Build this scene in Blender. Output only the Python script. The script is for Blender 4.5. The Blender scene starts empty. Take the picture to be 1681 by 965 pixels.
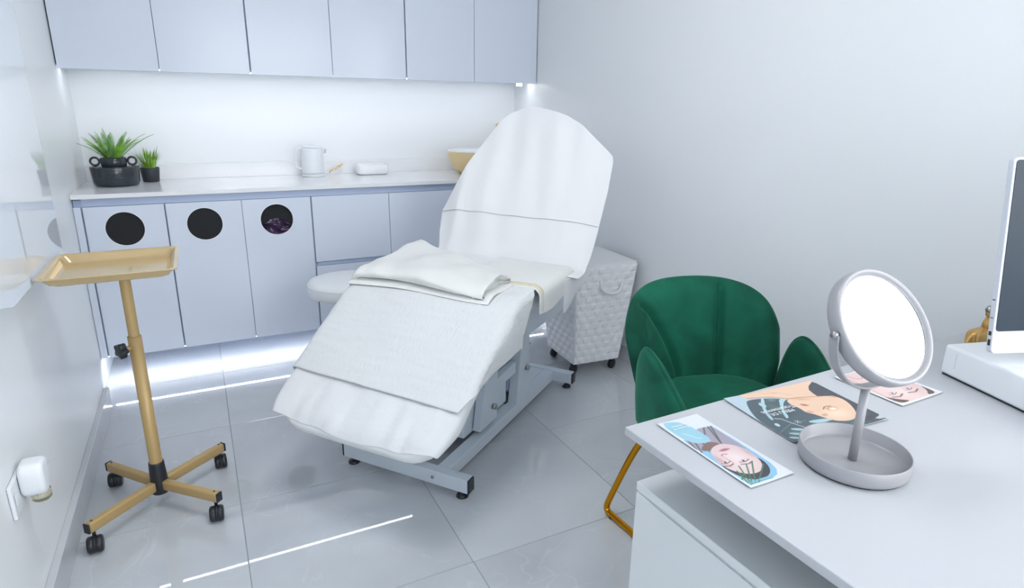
import bpy, bmesh, math, random
import numpy as np
from mathutils import Vector, Matrix
random.seed(7)
rng = np.random.RandomState(7)
S = bpy.context.scene
COL = S.collection

# ------------------------------------------------------------------ camera
F, W0, H0 = 1014.7, 1681, 965
CAMZ = 1.295
yaw, pit, rol = math.radians(26.903), math.radians(16.647), math.radians(-0.753)
fw = Vector((math.sin(yaw)*math.cos(pit), math.cos(yaw)*math.cos(pit), -math.sin(pit)))
rt = Vector((math.cos(yaw), -math.sin(yaw), 0))
dn = fw.cross(rt)
r2 = rt*math.cos(rol) + dn*math.sin(rol)
d2 = -rt*math.sin(rol) + dn*math.cos(rol)
cam = bpy.data.cameras.new('camera')
cam.sensor_width = 36.0
cam.lens = F/W0*36.0
cam.clip_start = 0.02
camo = bpy.data.objects.new('camera', cam)
COL.objects.link(camo)
m = Matrix((r2, -d2, -fw)).transposed().to_4x4()
m.translation = Vector((0, 0, CAMZ))
camo.matrix_world = m
S.camera = camo

# ------------------------------------------------------------------ world, exposure
w = bpy.data.worlds.new('world'); S.world = w; w.use_nodes = True
w.node_tree.nodes['Background'].inputs[0].default_value = (0.80, 0.88, 1.0, 1)
w.node_tree.nodes['Background'].inputs[1].default_value = 0.5
S.view_settings.view_transform = 'Standard'
S.view_settings.look = 'None'
S.view_settings.exposure = 0.26
S.view_settings.gamma = 1.0
S.view_settings.use_curve_mapping = False

# light strengths (the lamps themselves are built further down)
PANEL_DESK = 2.0
PANEL_ROOM = 11.0
FILL_L = 5.0  # added front-wall window, brightens everything facing the camera
WINDOW_R = 6.0
STRIP_UP = 17.0
STRIP_LOW = 40.0
LIGHT_COL = (0.985, 0.99, 1.0)

# ------------------------------------------------------------------ helpers
def lin(c):
    out = []
    for v in c[:3]:
        v = v/255.0
        out.append(v/12.92 if v <= 0.04045 else ((v+0.055)/1.055)**2.4)
    return tuple(out) + (1.0,)

MATS = {}
def mat(name, col, rough=0.5, metal=0.0, spec=0.5, bump=0.0, bscale=200.0, coat=0.0, var=0.0, vscale=8.0, sheen=0.0, trans=0.0, bdetail=3.0, stretch=None):
    m = bpy.data.materials.new(name); m.use_nodes = True
    nt = m.node_tree; b = nt.nodes['Principled BSDF']
    b.inputs['Base Color'].default_value = lin(col)
    b.inputs['Roughness'].default_value = rough
    b.inputs['Metallic'].default_value = metal
    b.inputs['Specular IOR Level'].default_value = spec
    b.inputs['Coat Weight'].default_value = coat
    b.inputs['Coat Roughness'].default_value = 0.05
    b.inputs['Sheen Weight'].default_value = sheen
    b.inputs['Transmission Weight'].default_value = trans
    tc = nt.nodes.new('ShaderNodeTexCoord')
    if bump > 0:
        mp = nt.nodes.new('ShaderNodeMapping')
        if stretch: mp.inputs['Scale'].default_value = stretch
        nt.links.new(tc.outputs['Object'], mp.inputs['Vector'])
        n = nt.nodes.new('ShaderNodeTexNoise'); n.inputs['Scale'].default_value = bscale
        n.inputs['Detail'].default_value = bdetail
        nt.links.new(mp.outputs['Vector'], n.inputs['Vector'])
        bp = nt.nodes.new('ShaderNodeBump'); bp.inputs['Strength'].default_value = bump
        bp.inputs['Distance'].default_value = 0.002
        nt.links.new(n.outputs['Fac'], bp.inputs['Height'])
        nt.links.new(bp.outputs['Normal'], b.inputs['Normal'])
    if var > 0:
        n2 = nt.nodes.new('ShaderNodeTexNoise'); n2.inputs['Scale'].default_value = vscale
        n2.inputs['Detail'].default_value = 4.0
        nt.links.new(tc.outputs['Object'], n2.inputs['Vector'])
        rp = nt.nodes.new('ShaderNodeValToRGB')
        c = lin(col)
        rp.color_ramp.elements[0].position = 0.3
        rp.color_ramp.elements[1].position = 0.7
        rp.color_ramp.elements[0].color = tuple(max(0, v*(1-var)) for v in c[:3])+(1,)
        rp.color_ramp.elements[1].color = tuple(min(1, v*(1+var)) for v in c[:3])+(1,)
        nt.links.new(n2.outputs['Fac'], rp.inputs['Fac'])
        nt.links.new(rp.outputs['Color'], b.inputs['Base Color'])
    MATS[name] = m
    return m

def emat(name, col, strength):
    m = bpy.data.materials.new(name); m.use_nodes = True
    nt = m.node_tree; nt.nodes.clear()
    e = nt.nodes.new('ShaderNodeEmission'); o = nt.nodes.new('ShaderNodeOutputMaterial')
    e.inputs[0].default_value = tuple(col)+(1,); e.inputs[1].default_value = strength
    nt.links.new(e.outputs[0], o.inputs[0])
    MATS[name] = m
    return m

def obj(name, bm, material, parent=None, smooth=False, mw=None):
    if isinstance(bm, bmesh.types.BMesh):
        bmesh.ops.recalc_face_normals(bm, faces=bm.faces[:])
        me = bpy.data.meshes.new(name); bm.to_mesh(me); bm.free()
    else:
        me = bm
    if smooth:
        me.polygons.foreach_set('use_smooth', [True]*len(me.polygons))
    if material is not None:
        me.materials.clear(); me.materials.append(material)
    o = bpy.data.objects.new(name, me); COL.objects.link(o)
    if parent is not None: o.parent = parent
    if mw is not None: o.matrix_local = mw
    return o

def tag(o, label=None, cat=None, group=None, kind=None):
    if label: o['label'] = label
    if cat: o['category'] = cat
    if group: o['group'] = group
    if kind: o['kind'] = kind
    return o

def thing(name, label, cat, loc=(0, 0, 0), rz=0.0, group=None):
    o = bpy.data.objects.new(name, None); COL.objects.link(o)
    o.location = loc; o.rotation_euler = (0, 0, rz); o.empty_display_size = 0.05
    return tag(o, label, cat, group)

def BM(): return bmesh.new()

def box(bm, x0, x1, y0, y1, z0, z1, bev=0.0, seg=2, mx=None):
    r = bmesh.ops.create_cube(bm, size=1.0)
    vs = r['verts']
    for v in vs:
        v.co = Vector(((x0+x1)/2+v.co.x*(x1-x0), (y0+y1)/2+v.co.y*(y1-y0), (z0+z1)/2+v.co.z*(z1-z0)))
    if bev > 0:
        es = list({e for v in vs for e in v.link_edges})
        rr = bmesh.ops.bevel(bm, geom=es, offset=bev, segments=seg, profile=0.5, affect='EDGES')
        vs = rr['verts'] if False else list({v for f in rr['faces'] for v in f.verts} | {v for v in vs if v.is_valid})
    if mx is not None:
        for v in vs: v.co = mx @ v.co
    return bm

def boxo(name, b, material, parent=None, bev=0.0, seg=2):
    return obj(name, box(BM(), *b, bev=bev, seg=seg), material, parent)

def prism(bm, pts, z0, z1, bev=0.0, seg=3, mx=None):
    """closed outline pts (x,y) extruded z0..z1, both rims bevelled"""
    n = len(pts)
    if bev <= 0:
        rings = [(0.0, z0), (0.0, z1)]
    else:
        rings = []
        for k in range(seg+1):
            a = math.pi/2*k/seg
            rings.append((bev*(1-math.sin(a)), z0+bev*(1-math.cos(a))))
        for k in range(seg+1):
            a = math.pi/2*k/seg
            rings.append((bev*(1-math.cos(a)), z1-bev*(1-math.sin(a))))
    P = [Vector((p[0], p[1])) for p in pts]
    area = sum(P[i].x*P[(i+1) % n].y-P[(i+1) % n].x*P[i].y for i in range(n))
    sg = 1 if area > 0 else -1
    N = []
    for i in range(n):
        t = (P[(i+1) % n]-P[i-1]); t = t.normalized() if t.length > 1e-9 else Vector((1, 0))
        N.append(Vector((-t.y, t.x))*sg)
    R = []
    for ins, z in rings:
        row = []
        for i in range(n):
            q = P[i]+N[i]*ins
            c = Vector((q.x, q.y, z))
            if mx is not None: c = mx @ c if isinstance(mx, Matrix) else Vector(mx(c))
            row.append(bm.verts.new(c))
        R.append(row)
    for a, b in zip(R[:-1], R[1:]):
        for i in range(n):
            j = (i+1) % n
            bm.faces.new((a[i], a[j], b[j], b[i]))
    bm.faces.new(R[0][::-1]); bm.faces.new(R[-1])
    return bm

def rrect(x0, x1, y0, y1, r, n=6):
    out = []
    for cx, cy, a0 in ((x1-r, y1-r, 0), (x0+r, y1-r, 90), (x0+r, y0+r, 180), (x1-r, y0+r, 270)):
        for k in range(n+1):
            a = math.radians(a0+90*k/n)
            out.append((cx+r*math.cos(a), cy+r*math.sin(a)))
    return out

def circ(cx, cy, r, n=32):
    return [(cx+r*math.cos(2*math.pi*k/n), cy+r*math.sin(2*math.pi*k/n)) for k in range(n)]

def lathe(bm, prof, c=(0, 0, 0), n=40, mx=None, sx=1.0, sy=1.0):
    """profile (r,z); r==0 allowed at ends"""
    rows = []
    for r, z in prof:
        if r < 1e-6:
            co = Vector((c[0], c[1], c[2]+z))
            rows.append([bm.verts.new(mx @ co if mx is not None else co)])
        else:
            row = []
            for k in range(n):
                a = 2*math.pi*k/n
                co = Vector((c[0]+sx*r*math.cos(a), c[1]+sy*r*math.sin(a), c[2]+z))
                row.append(bm.verts.new(mx @ co if mx is not None else co))
            rows.append(row)
    for a, b in zip(rows[:-1], rows[1:]):
        for k in range(n):
            j = (k+1) % n
            if len(a) == 1 and len(b) == 1: continue
            if len(a) == 1: bm.faces.new((a[0], b[j], b[k]))
            elif len(b) == 1: bm.faces.new((a[k], a[j], b[0]))
            else: bm.faces.new((a[k], a[j], b[j], b[k]))
    return bm

def cyl(bm, c, r, z0, z1, n=24, bev=0.0, mx=None):
    if bev > 0:
        pr = [(0, z0), (r-bev, z0), (r, z0+bev), (r, z1-bev), (r-bev, z1), (0, z1)]
    else:
        pr = [(0, z0), (r, z0), (r, z1), (0, z1)]
    return lathe(bm, pr, c, n, mx)

def axis_mx(p, d):
    d = Vector(d).normalized()
    q = d.to_track_quat('Z', 'Y')
    mm = q.to_matrix().to_4x4(); mm.translation = Vector(p)
    return mm

def smooth_path(pts, it=3):
    P = [Vector(p) for p in pts]
    for _ in range(it):
        Q = [P[0]]
        for a, b in zip(P[:-1], P[1:]):
            Q.append(a*0.75+b*0.25); Q.append(a*0.25+b*0.75)
        Q.append(P[-1]); P = Q
    return P

def tube(bm, pts, r, n=10, cap=True):
    P = [Vector(p) for p in pts]
    rad = r if isinstance(r, (list, tuple)) else [r]*len(P)
    up = Vector((0, 0, 1)); rows = []
    prev = None
    for i, p in enumerate(P):
        t = (P[min(i+1, len(P)-1)]-P[max(i-1, 0)]).normalized()
        if prev is None:
            x = t.cross(up)
            if x.length < 1e-3: x = t.cross(Vector((1, 0, 0)))
        else:
            x = prev - t*prev.dot(t)
        x.normalize(); prev = x
        y = t.cross(x)
        rows.append([bm.verts.new(p+(x*math.cos(2*math.pi*k/n)+y*math.sin(2*math.pi*k/n))*rad[i]) for k in range(n)])
    for a, b in zip(rows[:-1], rows[1:]):
        for k in range(n):
            j = (k+1) % n
            bm.faces.new((a[k], a[j], b[j], b[k]))
    if cap:
        bm.faces.new(rows[0][::-1]); bm.faces.new(rows[-1])
    return bm

def grid(bm, fn, nu, nv):
    V = [[bm.verts.new(fn(i/(nu-1), j/(nv-1))) for j in range(nv)] for i in range(nu)]
    for i in range(nu-1):
        for j in range(nv-1):
            bm.faces.new((V[i][j], V[i+1][j], V[i+1][j+1], V[i][j+1]))
    return V

def solid(o, t, offset=-1.0, sub=0):
    md = o.modifiers.new('solid', 'SOLIDIFY'); md.thickness = t; md.offset = offset
    if sub:
        s = o.modifiers.new('sub', 'SUBSURF'); s.levels = sub; s.render_levels = sub
    return o

def pillow(bm, outline, fn, h0, rings=8, pw=4.0, h1=None):
    """domed closed cushion: outline list of (p,q); fn(p,q,h)->Vector"""
    n = len(outline)
    cx = sum(p[0] for p in outline)/n; cy = sum(p[1] for p in outline)/n
    if h1 is None: h1 = h0
    def layer(sgn, h):
        rows = []
        for k in range(1, rings):
            t = k/rings
            t = 1-(1-t)**1.7
            hh = sgn*h*(1-t**pw)**0.5
            rows.append([bm.verts.new(fn(cx+(p[0]-cx)*t, cy+(p[1]-cy)*t, hh)) for p in outline])
        return rows
    rim = [bm.verts.new(fn(p[0], p[1], 0)) for p in outline]
    for sgn, h in ((1, h0), (-1, h1)):
        rows = layer(sgn, h)+[rim]
        c = bm.verts.new(fn(cx, cy, sgn*h))
        for i in range(n):
            j = (i+1) % n
            bm.faces.new((c, rows[0][i], rows[0][j]))
            for a, b in zip(rows[:-1], rows[1:]):
                bm.faces.new((a[i], b[i], b[j], a[j]))
    return bm

def copy_tree(o, parent=None):
    c = o.copy(); COL.objects.link(c); c.parent = parent
    for ch in list(o.children): copy_tree(ch, c)
    return c

def vnoise(x, y, seed=0):
    """smooth value noise"""
    xi, yi = math.floor(x), math.floor(y)
    fx, fy = x-xi, y-yi
    fx = fx*fx*(3-2*fx); fy = fy*fy*(3-2*fy)
    def h(a, b):
        v = math.sin(a*127.1+b*311.7+seed*74.7)*43758.5453
        return v-math.floor(v)
    return ((h(xi, yi)*(1-fx)+h(xi+1, yi)*fx)*(1-fy)+(h(xi, yi+1)*(1-fx)+h(xi+1, yi+1)*fx)*fy)*2-1

# ------------------------------------------------------------------ materials
m_wall = mat('wall_paint', (238, 241, 243), 0.30, spec=0.35, bump=0.02, bscale=60)
m_ceil = mat('ceiling_paint', (244, 245, 246), 0.7)
m_base = mat('baseboard_tile', (200, 203, 208), 0.12, var=0.04, vscale=5)
m_panel = mat('gloss_panel', (222, 229, 237), 0.012, spec=0.8)
m_cab = mat('gloss_cabinet', (217, 225, 238), 0.16, spec=0.4)
m_carc = mat('cabinet_body', (176, 193, 220), 0.35)
m_chan = mat('handle_channel', (184, 197, 224), 0.35, metal=0.0)
m_black = mat('black_plastic', (30, 34, 40), 0.38)
m_hole = mat('black_foam', (24, 26, 30), 0.75, bump=0.8, bscale=700)
m_bag = mat('purple_bag', (44, 12, 58), 0.12, bump=0.6, bscale=40)
m_white = mat('white_plastic', (232, 236, 240), 0.35)
m_lam = mat('white_laminate', (186, 189, 194), 0.32)
m_lam2 = mat('white_laminate_side', (216, 220, 222), 0.4)
m_metalw = mat('white_powder_metal', (206, 216, 226), 0.38)
m_gold = mat('gold_paint', (184, 156, 106), 0.36, metal=0.15, bump=0.03, bscale=300)
m_goldp = mat('gold_polish', (214, 150, 30), 0.18, metal=1.0)
m_goldf = mat('gold_figurine', (200, 160, 96), 0.3, metal=0.6)
m_bowl = mat('hammered_gold', (230, 206, 156), 0.30, metal=0.6, bump=1.0, bscale=160, bdetail=1.0)
m_cer = mat('white_ceramic', (240, 242, 245), 0.12)
m_steel = mat('bolt_steel', (170, 168, 165), 0.3, metal=1.0)
m_grey = mat('grey_metal_paint', (160, 160, 164), 0.40, metal=0.15)
m_mirror = mat('mirror_glass', (245, 248, 252), 0.01, metal=1.0)
m_uph = mat('white_vinyl', (236, 239, 240), 0.35, bump=0.05, bscale=250)
m_pot = mat('black_ceramic', (46, 54, 60), 0.16, var=0.15, vscale=30)
m_pot2 = mat('black_pot', (44, 50, 56), 0.55)
m_fern = mat('fern_green', (122, 176, 52), 0.45, var=0.5, vscale=18)
m_grass = mat('grass_green', (126, 168, 60), 0.45, var=0.5, vscale=30)
m_velvet_c = (14, 92, 68)
m_stone = mat('counter_stone', (240, 241, 243), 0.10, var=0.03, vscale=4)
m_screen = mat('screen_glass', (46, 58, 70), 0.42, spec=0.25, var=0.25, vscale=3, bump=0.05, bscale=900)
m_alu = mat('pale_aluminium', (214, 218, 228), 0.3, metal=0.2)
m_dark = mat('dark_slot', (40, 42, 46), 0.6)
m_cable = mat('black_cable', (26, 28, 32), 0.45)
m_weave = mat('white_weave', (246, 247, 249), 0.5, bump=0.25, bscale=900)
m_grout = mat('grout', (150, 156, 164), 0.8)
m_glass = mat('oil_glass', (225, 220, 195), 0.05, trans=0.85)
m_brass = mat('brass_tap', (216, 192, 136), 0.3, metal=0.7)

def cloth_mat(name, col, scale=70, strength=0.35, stretch=(1, 1, 1), trans=0.0, fine=0.15):
    m = mat(name, col, 0.9, spec=0.15, sheen=0.15)
    nt = m.node_tree; b = nt.nodes['Principled BSDF']
    tc = nt.nodes.new('ShaderNodeTexCoord'); mp = nt.nodes.new('ShaderNodeMapping')
    mp.inputs['Scale'].default_value = stretch
    nt.links.new(tc.outputs['Object'], mp.inputs['Vector'])
    n = nt.nodes.new('ShaderNodeTexNoise'); n.inputs['Scale'].default_value = scale; n.inputs['Detail'].default_value = 4
    n.inputs['Distortion'].default_value = 0.6
    nt.links.new(mp.outputs[0], n.inputs['Vector'])
    n2 = nt.nodes.new('ShaderNodeTexNoise'); n2.inputs['Scale'].default_value = 900
    nt.links.new(tc.outputs['Object'], n2.inputs['Vector'])
    b1 = nt.nodes.new('ShaderNodeBump'); b1.inputs['Strength'].default_value = strength; b1.inputs['Distance'].default_value = 0.004
    b2 = nt.nodes.new('ShaderNodeBump'); b2.inputs['Strength'].default_value = fine; b2.inputs['Distance'].default_value = 0.001
    nt.links.new(n.outputs['Fac'], b1.inputs['Height']); nt.links.new(n2.outputs['Fac'], b2.inputs['Height'])
    nt.links.new(b1.outputs[0], b2.inputs['Normal']); nt.links.new(b2.outputs[0], b.inputs['Normal'])
    if trans > 0:
        tr = nt.nodes.new('ShaderNodeBsdfTranslucent'); tr.inputs[0].default_value = lin(col)
        mx = nt.nodes.new('ShaderNodeMixShader'); mx.inputs[0].default_value = trans
        out = nt.nodes['Material Output']
        nt.links.new(b.outputs[0], mx.inputs[1]); nt.links.new(tr.outputs[0], mx.inputs[2]); nt.links.new(mx.outputs[0], out.inputs[0])
    return m
m_sheet = cloth_mat('white_cotton', (220, 222, 225), 30, 0.5, (1, 1, 1))
m_towel = cloth_mat('white_crepe', (216, 219, 221), 60, 0.85, (0.35, 1.6, 1))
m_blank = cloth_mat('cream_blanket', (224, 225, 223), 24, 0.35, (1, 1, 1), fine=0.3)
m_paper = cloth_mat('white_nonwoven', (243, 244, 246), 14, 0.25, (1, 1, 1), trans=0.15)
m_pipe = mat('cream_piping', (214, 204, 178), 0.7)

def velvet():
    m = bpy.data.materials.new('green_velvet'); m.use_nodes = True
    nt = m.node_tree; b = nt.nodes['Principled BSDF']
    b.inputs['Roughness'].default_value = 0.75; b.inputs['Specular IOR Level'].default_value = 0.2
    b.inputs['Sheen Weight'].default_value = 0.55; b.inputs['Sheen Roughness'].default_value = 0.4
    b.inputs['Sheen Tint'].default_value = lin((110, 190, 160))
    tc = nt.nodes.new('ShaderNodeTexCoord')
    n = nt.nodes.new('ShaderNodeTexNoise'); n.inputs['Scale'].default_value = 7; n.inputs['Detail'].default_value = 6; n.inputs['Distortion'].default_value = 0.5
    nt.links.new(tc.outputs['Object'], n.inputs['Vector'])
    r = nt.nodes.new('ShaderNodeValToRGB')
    r.color_ramp.elements[0].position = 0.33; r.color_ramp.elements[0].color = lin((6, 66, 50))
    r.color_ramp.elements[1].position = 0.68; r.color_ramp.elements[1].color = lin((20, 97, 74))
    nt.links.new(n.outputs['Fac'], r.inputs['Fac']); nt.links.new(r.outputs[0], b.inputs['Base Color'])
    n2 = nt.nodes.new('ShaderNodeTexNoise'); n2.inputs['Scale'].default_value = 30; n2.inputs['Detail'].default_value = 3
    nt.links.new(tc.outputs['Object'], n2.inputs['Vector'])
    bp = nt.nodes.new('ShaderNodeBump'); bp.inputs['Strength'].default_value = 0.15; bp.inputs['Distance'].default_value = 0.004
    nt.links.new(n2.outputs['Fac'], bp.inputs['Height']); nt.links.new(bp.outputs[0], b.inputs['Normal'])
    return m
m_velvet = velvet()

def tile_mat():
    m = bpy.data.materials.new('floor_tile'); m.use_nodes = True
    nt = m.node_tree; b = nt.nodes['Principled BSDF']
    b.inputs['Roughness'].default_value = 0.018; b.inputs['Specular IOR Level'].default_value = 0.6
    oi = nt.nodes.new('ShaderNodeObjectInfo')
    geo = nt.nodes.new('ShaderNodeNewGeometry')
    sc = nt.nodes.new('ShaderNodeVectorMath'); sc.operation = 'ADD'
    cmb = nt.nodes.new('ShaderNodeCombineXYZ')
    mul = nt.nodes.new('ShaderNodeMath'); mul.operation = 'MULTIPLY'; mul.inputs[1].default_value = 37.0
    nt.links.new(oi.outputs['Random'], mul.inputs[0]); nt.links.new(mul.outputs[0], cmb.inputs[2])
    nt.links.new(geo.outputs['Position'], sc.inputs[0]); nt.links.new(cmb.outputs[0], sc.inputs[1])
    n = nt.nodes.new('ShaderNodeTexNoise'); n.inputs['Scale'].default_value = 1.6; n.inputs['Detail'].default_value = 5; n.inputs['Distortion'].default_value = 0.8
    nt.links.new(sc.outputs[0], n.inputs['Vector'])
    r = nt.nodes.new('ShaderNodeValToRGB')
    r.color_ramp.elements[0].position = 0.3; r.color_ramp.elements[0].color = lin((186, 191, 197))
    r.color_ramp.elements[1].position = 0.72; r.color_ramp.elements[1].color = lin((203, 208, 213))
    nt.links.new(n.outputs['Fac'], r.inputs['Fac'])
    # thin pale veins
    n2 = nt.nodes.new('ShaderNodeTexNoise'); n2.inputs['Scale'].default_value = 2.3; n2.inputs['Detail'].default_value = 3; n2.inputs['Distortion'].default_value = 1.5
    nt.links.new(sc.outputs[0], n2.inputs['Vector'])
    r2_ = nt.nodes.new('ShaderNodeValToRGB')
    e = r2_.color_ramp.elements
    e[0].position = 0.492; e[0].color = (0, 0, 0, 1); e[1].position = 0.508; e[1].color = (0, 0, 0, 1)
    k = e.new(0.5); k.color = (1, 1, 1, 1)
    nt.links.new(n2.outputs['Fac'], r2_.inputs['Fac'])
    mx = nt.nodes.new('ShaderNodeMix'); mx.data_type = 'RGBA'
    sm = nt.nodes.new('ShaderNodeMath'); sm.operation = 'MULTIPLY'; sm.inputs[1].default_value = 0.16
    nt.links.new(r2_.outputs[0], sm.inputs[0]); nt.links.new(sm.outputs[0], mx.inputs[0])
    nt.links.new(r.outputs[0], mx.inputs[6]); mx.inputs[7].default_value = lin((238, 240, 244))
    nt.links.new(mx.outputs[2], b.inputs['Base Color'])
    return m
m_tile = tile_mat()

# ================================================================== THE ROOM
XL, XA, XR = -0.475, -0.507, 1.955       # left wall, alcove side, right wall
YB, YF = 3.86, -2.60
ZC = 2.60
def struct(name, bm, m, parent=None):
    o = obj(name, bm, m, parent)
    if parent is None: o['kind'] = 'structure'
    return o

floor = struct('floor', box(BM(), XA-0.15, XR+0.15, YF-0.15, YB+0.15, -0.10, -0.0015), m_grout)
# tiles, each its own piece
G = 0.6; gx0, gy0 = 0.003, 1.419; J = 0.0012
full = None
ix = 0
for i in range(-1, 4):
    for j in range(-7, 5):
        x0, x1 = gx0+i*G+J, gx0+(i+1)*G-J
        y0, y1 = gy0+j*G+J, gy0+(j+1)*G-J
        cx0, cx1 = max(x0, XA), min(x1, XR); cy0, cy1 = max(y0, YF), min(y1, YB)
        if cx1-cx0 < 0.01 or cy1-cy0 < 0.01: continue
        isfull = (cx0 == x0 and cx1 == x1 and cy0 == y0 and cy1 == y1)
        hw, hh = (cx1-cx0)/2, (cy1-cy0)/2
        if isfull and full is not None:
            me = full
        else:
            b = BM(); box(b, -hw, hw, -hh, hh, -0.006, 0.0, bev=0.0012, seg=1)
            bmesh.ops.recalc_face_normals(b, faces=b.faces[:])
            me = bpy.data.meshes.new('tile'); b.to_mesh(me); b.free(); me.materials.append(m_tile)
            if isfull: full = me
        t = bpy.data.objects.new('tile', me); COL.objects.link(t); t.parent = floor
        t.location = ((cx0+cx1)/2, (cy0+cy1)/2, 0)
        t.rotation_euler = (random.uniform(-1, 1)*0.0011, random.uniform(-1, 1)*0.0011, 0)

struct('ceiling', box(BM(), XA-0.15, XR+0.15, YF-0.15, YB+0.15, ZC, ZC+0.1), m_ceil)
struct('wall_back', box(BM(), XA-0.15, XR+0.15, YB, YB+0.12, -0.1, ZC), m_wall)
RY0, RY1, RZ0, RZ1 = -1.15, 0.12, 1.05, 2.15
bm = BM()
box(bm, XR, XR+0.12, YF-0.15, YB, -0.1, RZ0); box(bm, XR, XR+0.12, YF-0.15, YB, RZ1, ZC)
box(bm, XR, XR+0.12, YF-0.15, RY0, RZ0, RZ1); box(bm, XR, XR+0.12, RY1, YB, RZ0, RZ1)
struct('wall_right', bm, m_wall)
bm = BM()
for a in ((RY0, RY0+0.04, RZ0, RZ1), (RY1-0.04, RY1, RZ0, RZ1), (RY0+0.04, RY1-0.04, RZ0, RZ0+0.04), (RY0+0.04, RY1-0.04, RZ1-0.04, RZ1)):
    box(bm, XR+0.005, XR+0.06, a[0], a[1], a[2], a[3])
win2 = struct('window_2', bm, m_white)
boxo('pane', (XR+0.02, XR+0.03, RY0+0.04, RY1-0.04, RZ0+0.04, RZ1-0.04), emat('frosted_daylight_side', (0.97, 0.985, 1.0), WINDOW_R), win2)
bm = BM()
prism(bm, [(XL, YF-0.15), (XL, 3.02), (XA, 3.02), (XA, YB), (XA-0.12, YB), (XA-0.12, YF-0.15)], -0.1, ZC)
struct('wall_left', bm, m_wall)
# front wall (behind the photographer), glowing window added as unseen frontal fill
bm = BM()
WX0, WX1, WZ0, WZ1 = 0.10, 1.90, 0.55, 2.45
box(bm, XL, XR, YF-0.12, YF, -0.1, WZ0); box(bm, XL, XR, YF-0.12, YF, WZ1, ZC)
box(bm, XL, WX0, YF-0.12, YF, WZ0, WZ1); box(bm, WX1, XR, YF-0.12, YF, WZ0, WZ1)
struct('wall_front', bm, m_wall)
bm = BM()
for a in ((WX0, WX0+0.04, WZ0, WZ1), (WX1-0.04, WX1, WZ0, WZ1), (WX0+0.04, WX1-0.04, WZ0, WZ0+0.04), (WX0+0.04, WX1-0.04, WZ1-0.04, WZ1), (1.28, 1.32, WZ0+0.04, WZ1-0.04)):
    box(bm, a[0], a[1], YF-0.09, YF-0.03, a[2], a[3])
win = struct('fill_window', bm, m_white)
m_fill_pane = emat('frosted_fill', (0.96, 0.985, 1.0), FILL_L)
for a, b in ((WX0+0.04, 1.28), (1.32, WX1-0.04)):
    boxo('pane', (a, b, YF-0.065, YF-0.055, WZ0+0.04, WZ1-0.04), m_fill_pane, win)

# baseboards
struct('baseboard_left', box(BM(), XL, -0.455, YF, 3.02, 0.0, 0.099, bev=0.002, seg=1), m_base)
struct('baseboard_right', box(BM(), 1.9425, XR, YF, YB, 0.0, 0.087, bev=0.002, seg=1), m_base)
# glossy panel on the left wall
bm = BM()
py = [(YF+0.05, 0.93), (1.60, 0.875), (1.79, 0.826), (2.47, 0.826), (2.44, ZC-0.02), (YF+0.05, ZC-0.02)]
MP = Matrix(((0, 0, 1, 0), (1, 0, 0, 0), (0, 1, 0, 0), (0, 0, 0, 1)))
prism(bm, py, XL, -0.428, mx=MP)
o = obj('wall_panel', bm, m_panel)
tag(o, 'tall glossy pale panel hung on the left wall, mirroring the cabinets', 'wall panel')

# ceiling lights
for (cx, cy, pl, lab) in ((1.40, -0.35, PANEL_DESK, 'square white ceiling light panel above the desk'),
                      (0.45, 1.45, PANEL_ROOM, 'square white ceiling light panel above the floor beside the bed')):
    m_lamp = emat('led_panel', LIGHT_COL, pl)
    t = thing('ceiling_light', lab, 'light', (cx, cy, ZC-0.012), 0, 'ceiling light panels')
    bm = BM()
    for a in ((-0.31, 0.31, 0.30, 0.32), (-0.31, 0.31, -0.32, -0.30), (-0.31, -0.30, -0.30, 0.30), (0.30, 0.31, -0.30, 0.30)):
        box(bm, a[0], a[1], a[2], a[3], -0.003, 0.012)
    obj('frame', bm, m_white, t)
    boxo('diffuser', (-0.30, 0.30, -0.30, 0.30, 0.0, 0.011), m_lamp, t)

# ================================================================== WALL CABINETS
YU, ZU0, ZU1 = 3.55, 1.446, 2.35
ux = [-0.505, -0.098, 0.306, 0.714, 1.121, 1.534, 1.953]
labs = ['pale blue glossy double-door wall cabinet in the left corner above the potted fern',
        'pale blue glossy double-door wall cabinet above the kettle, between the two others',
        'pale blue glossy double-door wall cabinet in the right corner above the gold bowl']
for k in range(3):
    a, mid, c = ux[2*k], ux[2*k+1], ux[2*k+2]
    t = thing('wall_cabinet', labs[k], 'cabinet', ((a+c)/2, YU, ZU0), 0, 'wall cabinets over the counter')
    x0, x1, xm = a-(a+c)/2, c-(a+c)/2, mid-(a+c)/2
    boxo('body', (x0+0.0005, x1-0.0005, 0.020, YB-YU-0.001, 0.016, ZU1-ZU0), m_carc, t)
    for (p, q) in ((x0, xm), (xm, x1)):
        g0 = 0.0035 if p == x0 else 0.0012
        g1 = 0.0035 if q == x1 else 0.0012
        boxo('door', (p+g0, q-g1, 0.0, 0.0185, 0.0, ZU1-ZU0), m_cab, t, bev=0.0012, seg=1)
# under-cabinet LED strip and puck light
m_strip = emat('led_strip_upper', (0.95, 0.97, 1.0), STRIP_UP)
t = thing('led_strip', 'bright LED strip under the wall cabinets', 'light', (0.7, 3.63, 1.4535))
boxo('channel', (-1.19, 1.24, -0.010, 0.010, 0.004, 0.0080), m_alu, t)
boxo('diffuser', (-1.185, 1.235, -0.006, 0.006, 0.000, 0.0035), m_strip, t)
t = thing('puck_light', 'small round spotlight under the right end of the wall cabinets', 'light', (1.868, 3.62, 1.4615))
obj('housing', cyl(BM(), (0, 0, 0), 0.024, -0.012, 0.0, 28, 0.001), m_steel, t, True)
obj('lens', cyl(BM(), (0, 0, 0), 0.019, -0.028, -0.0125, 28, 0.003), emat('puck_lens', (1, 1, 1), 9.0), t, True)

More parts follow.
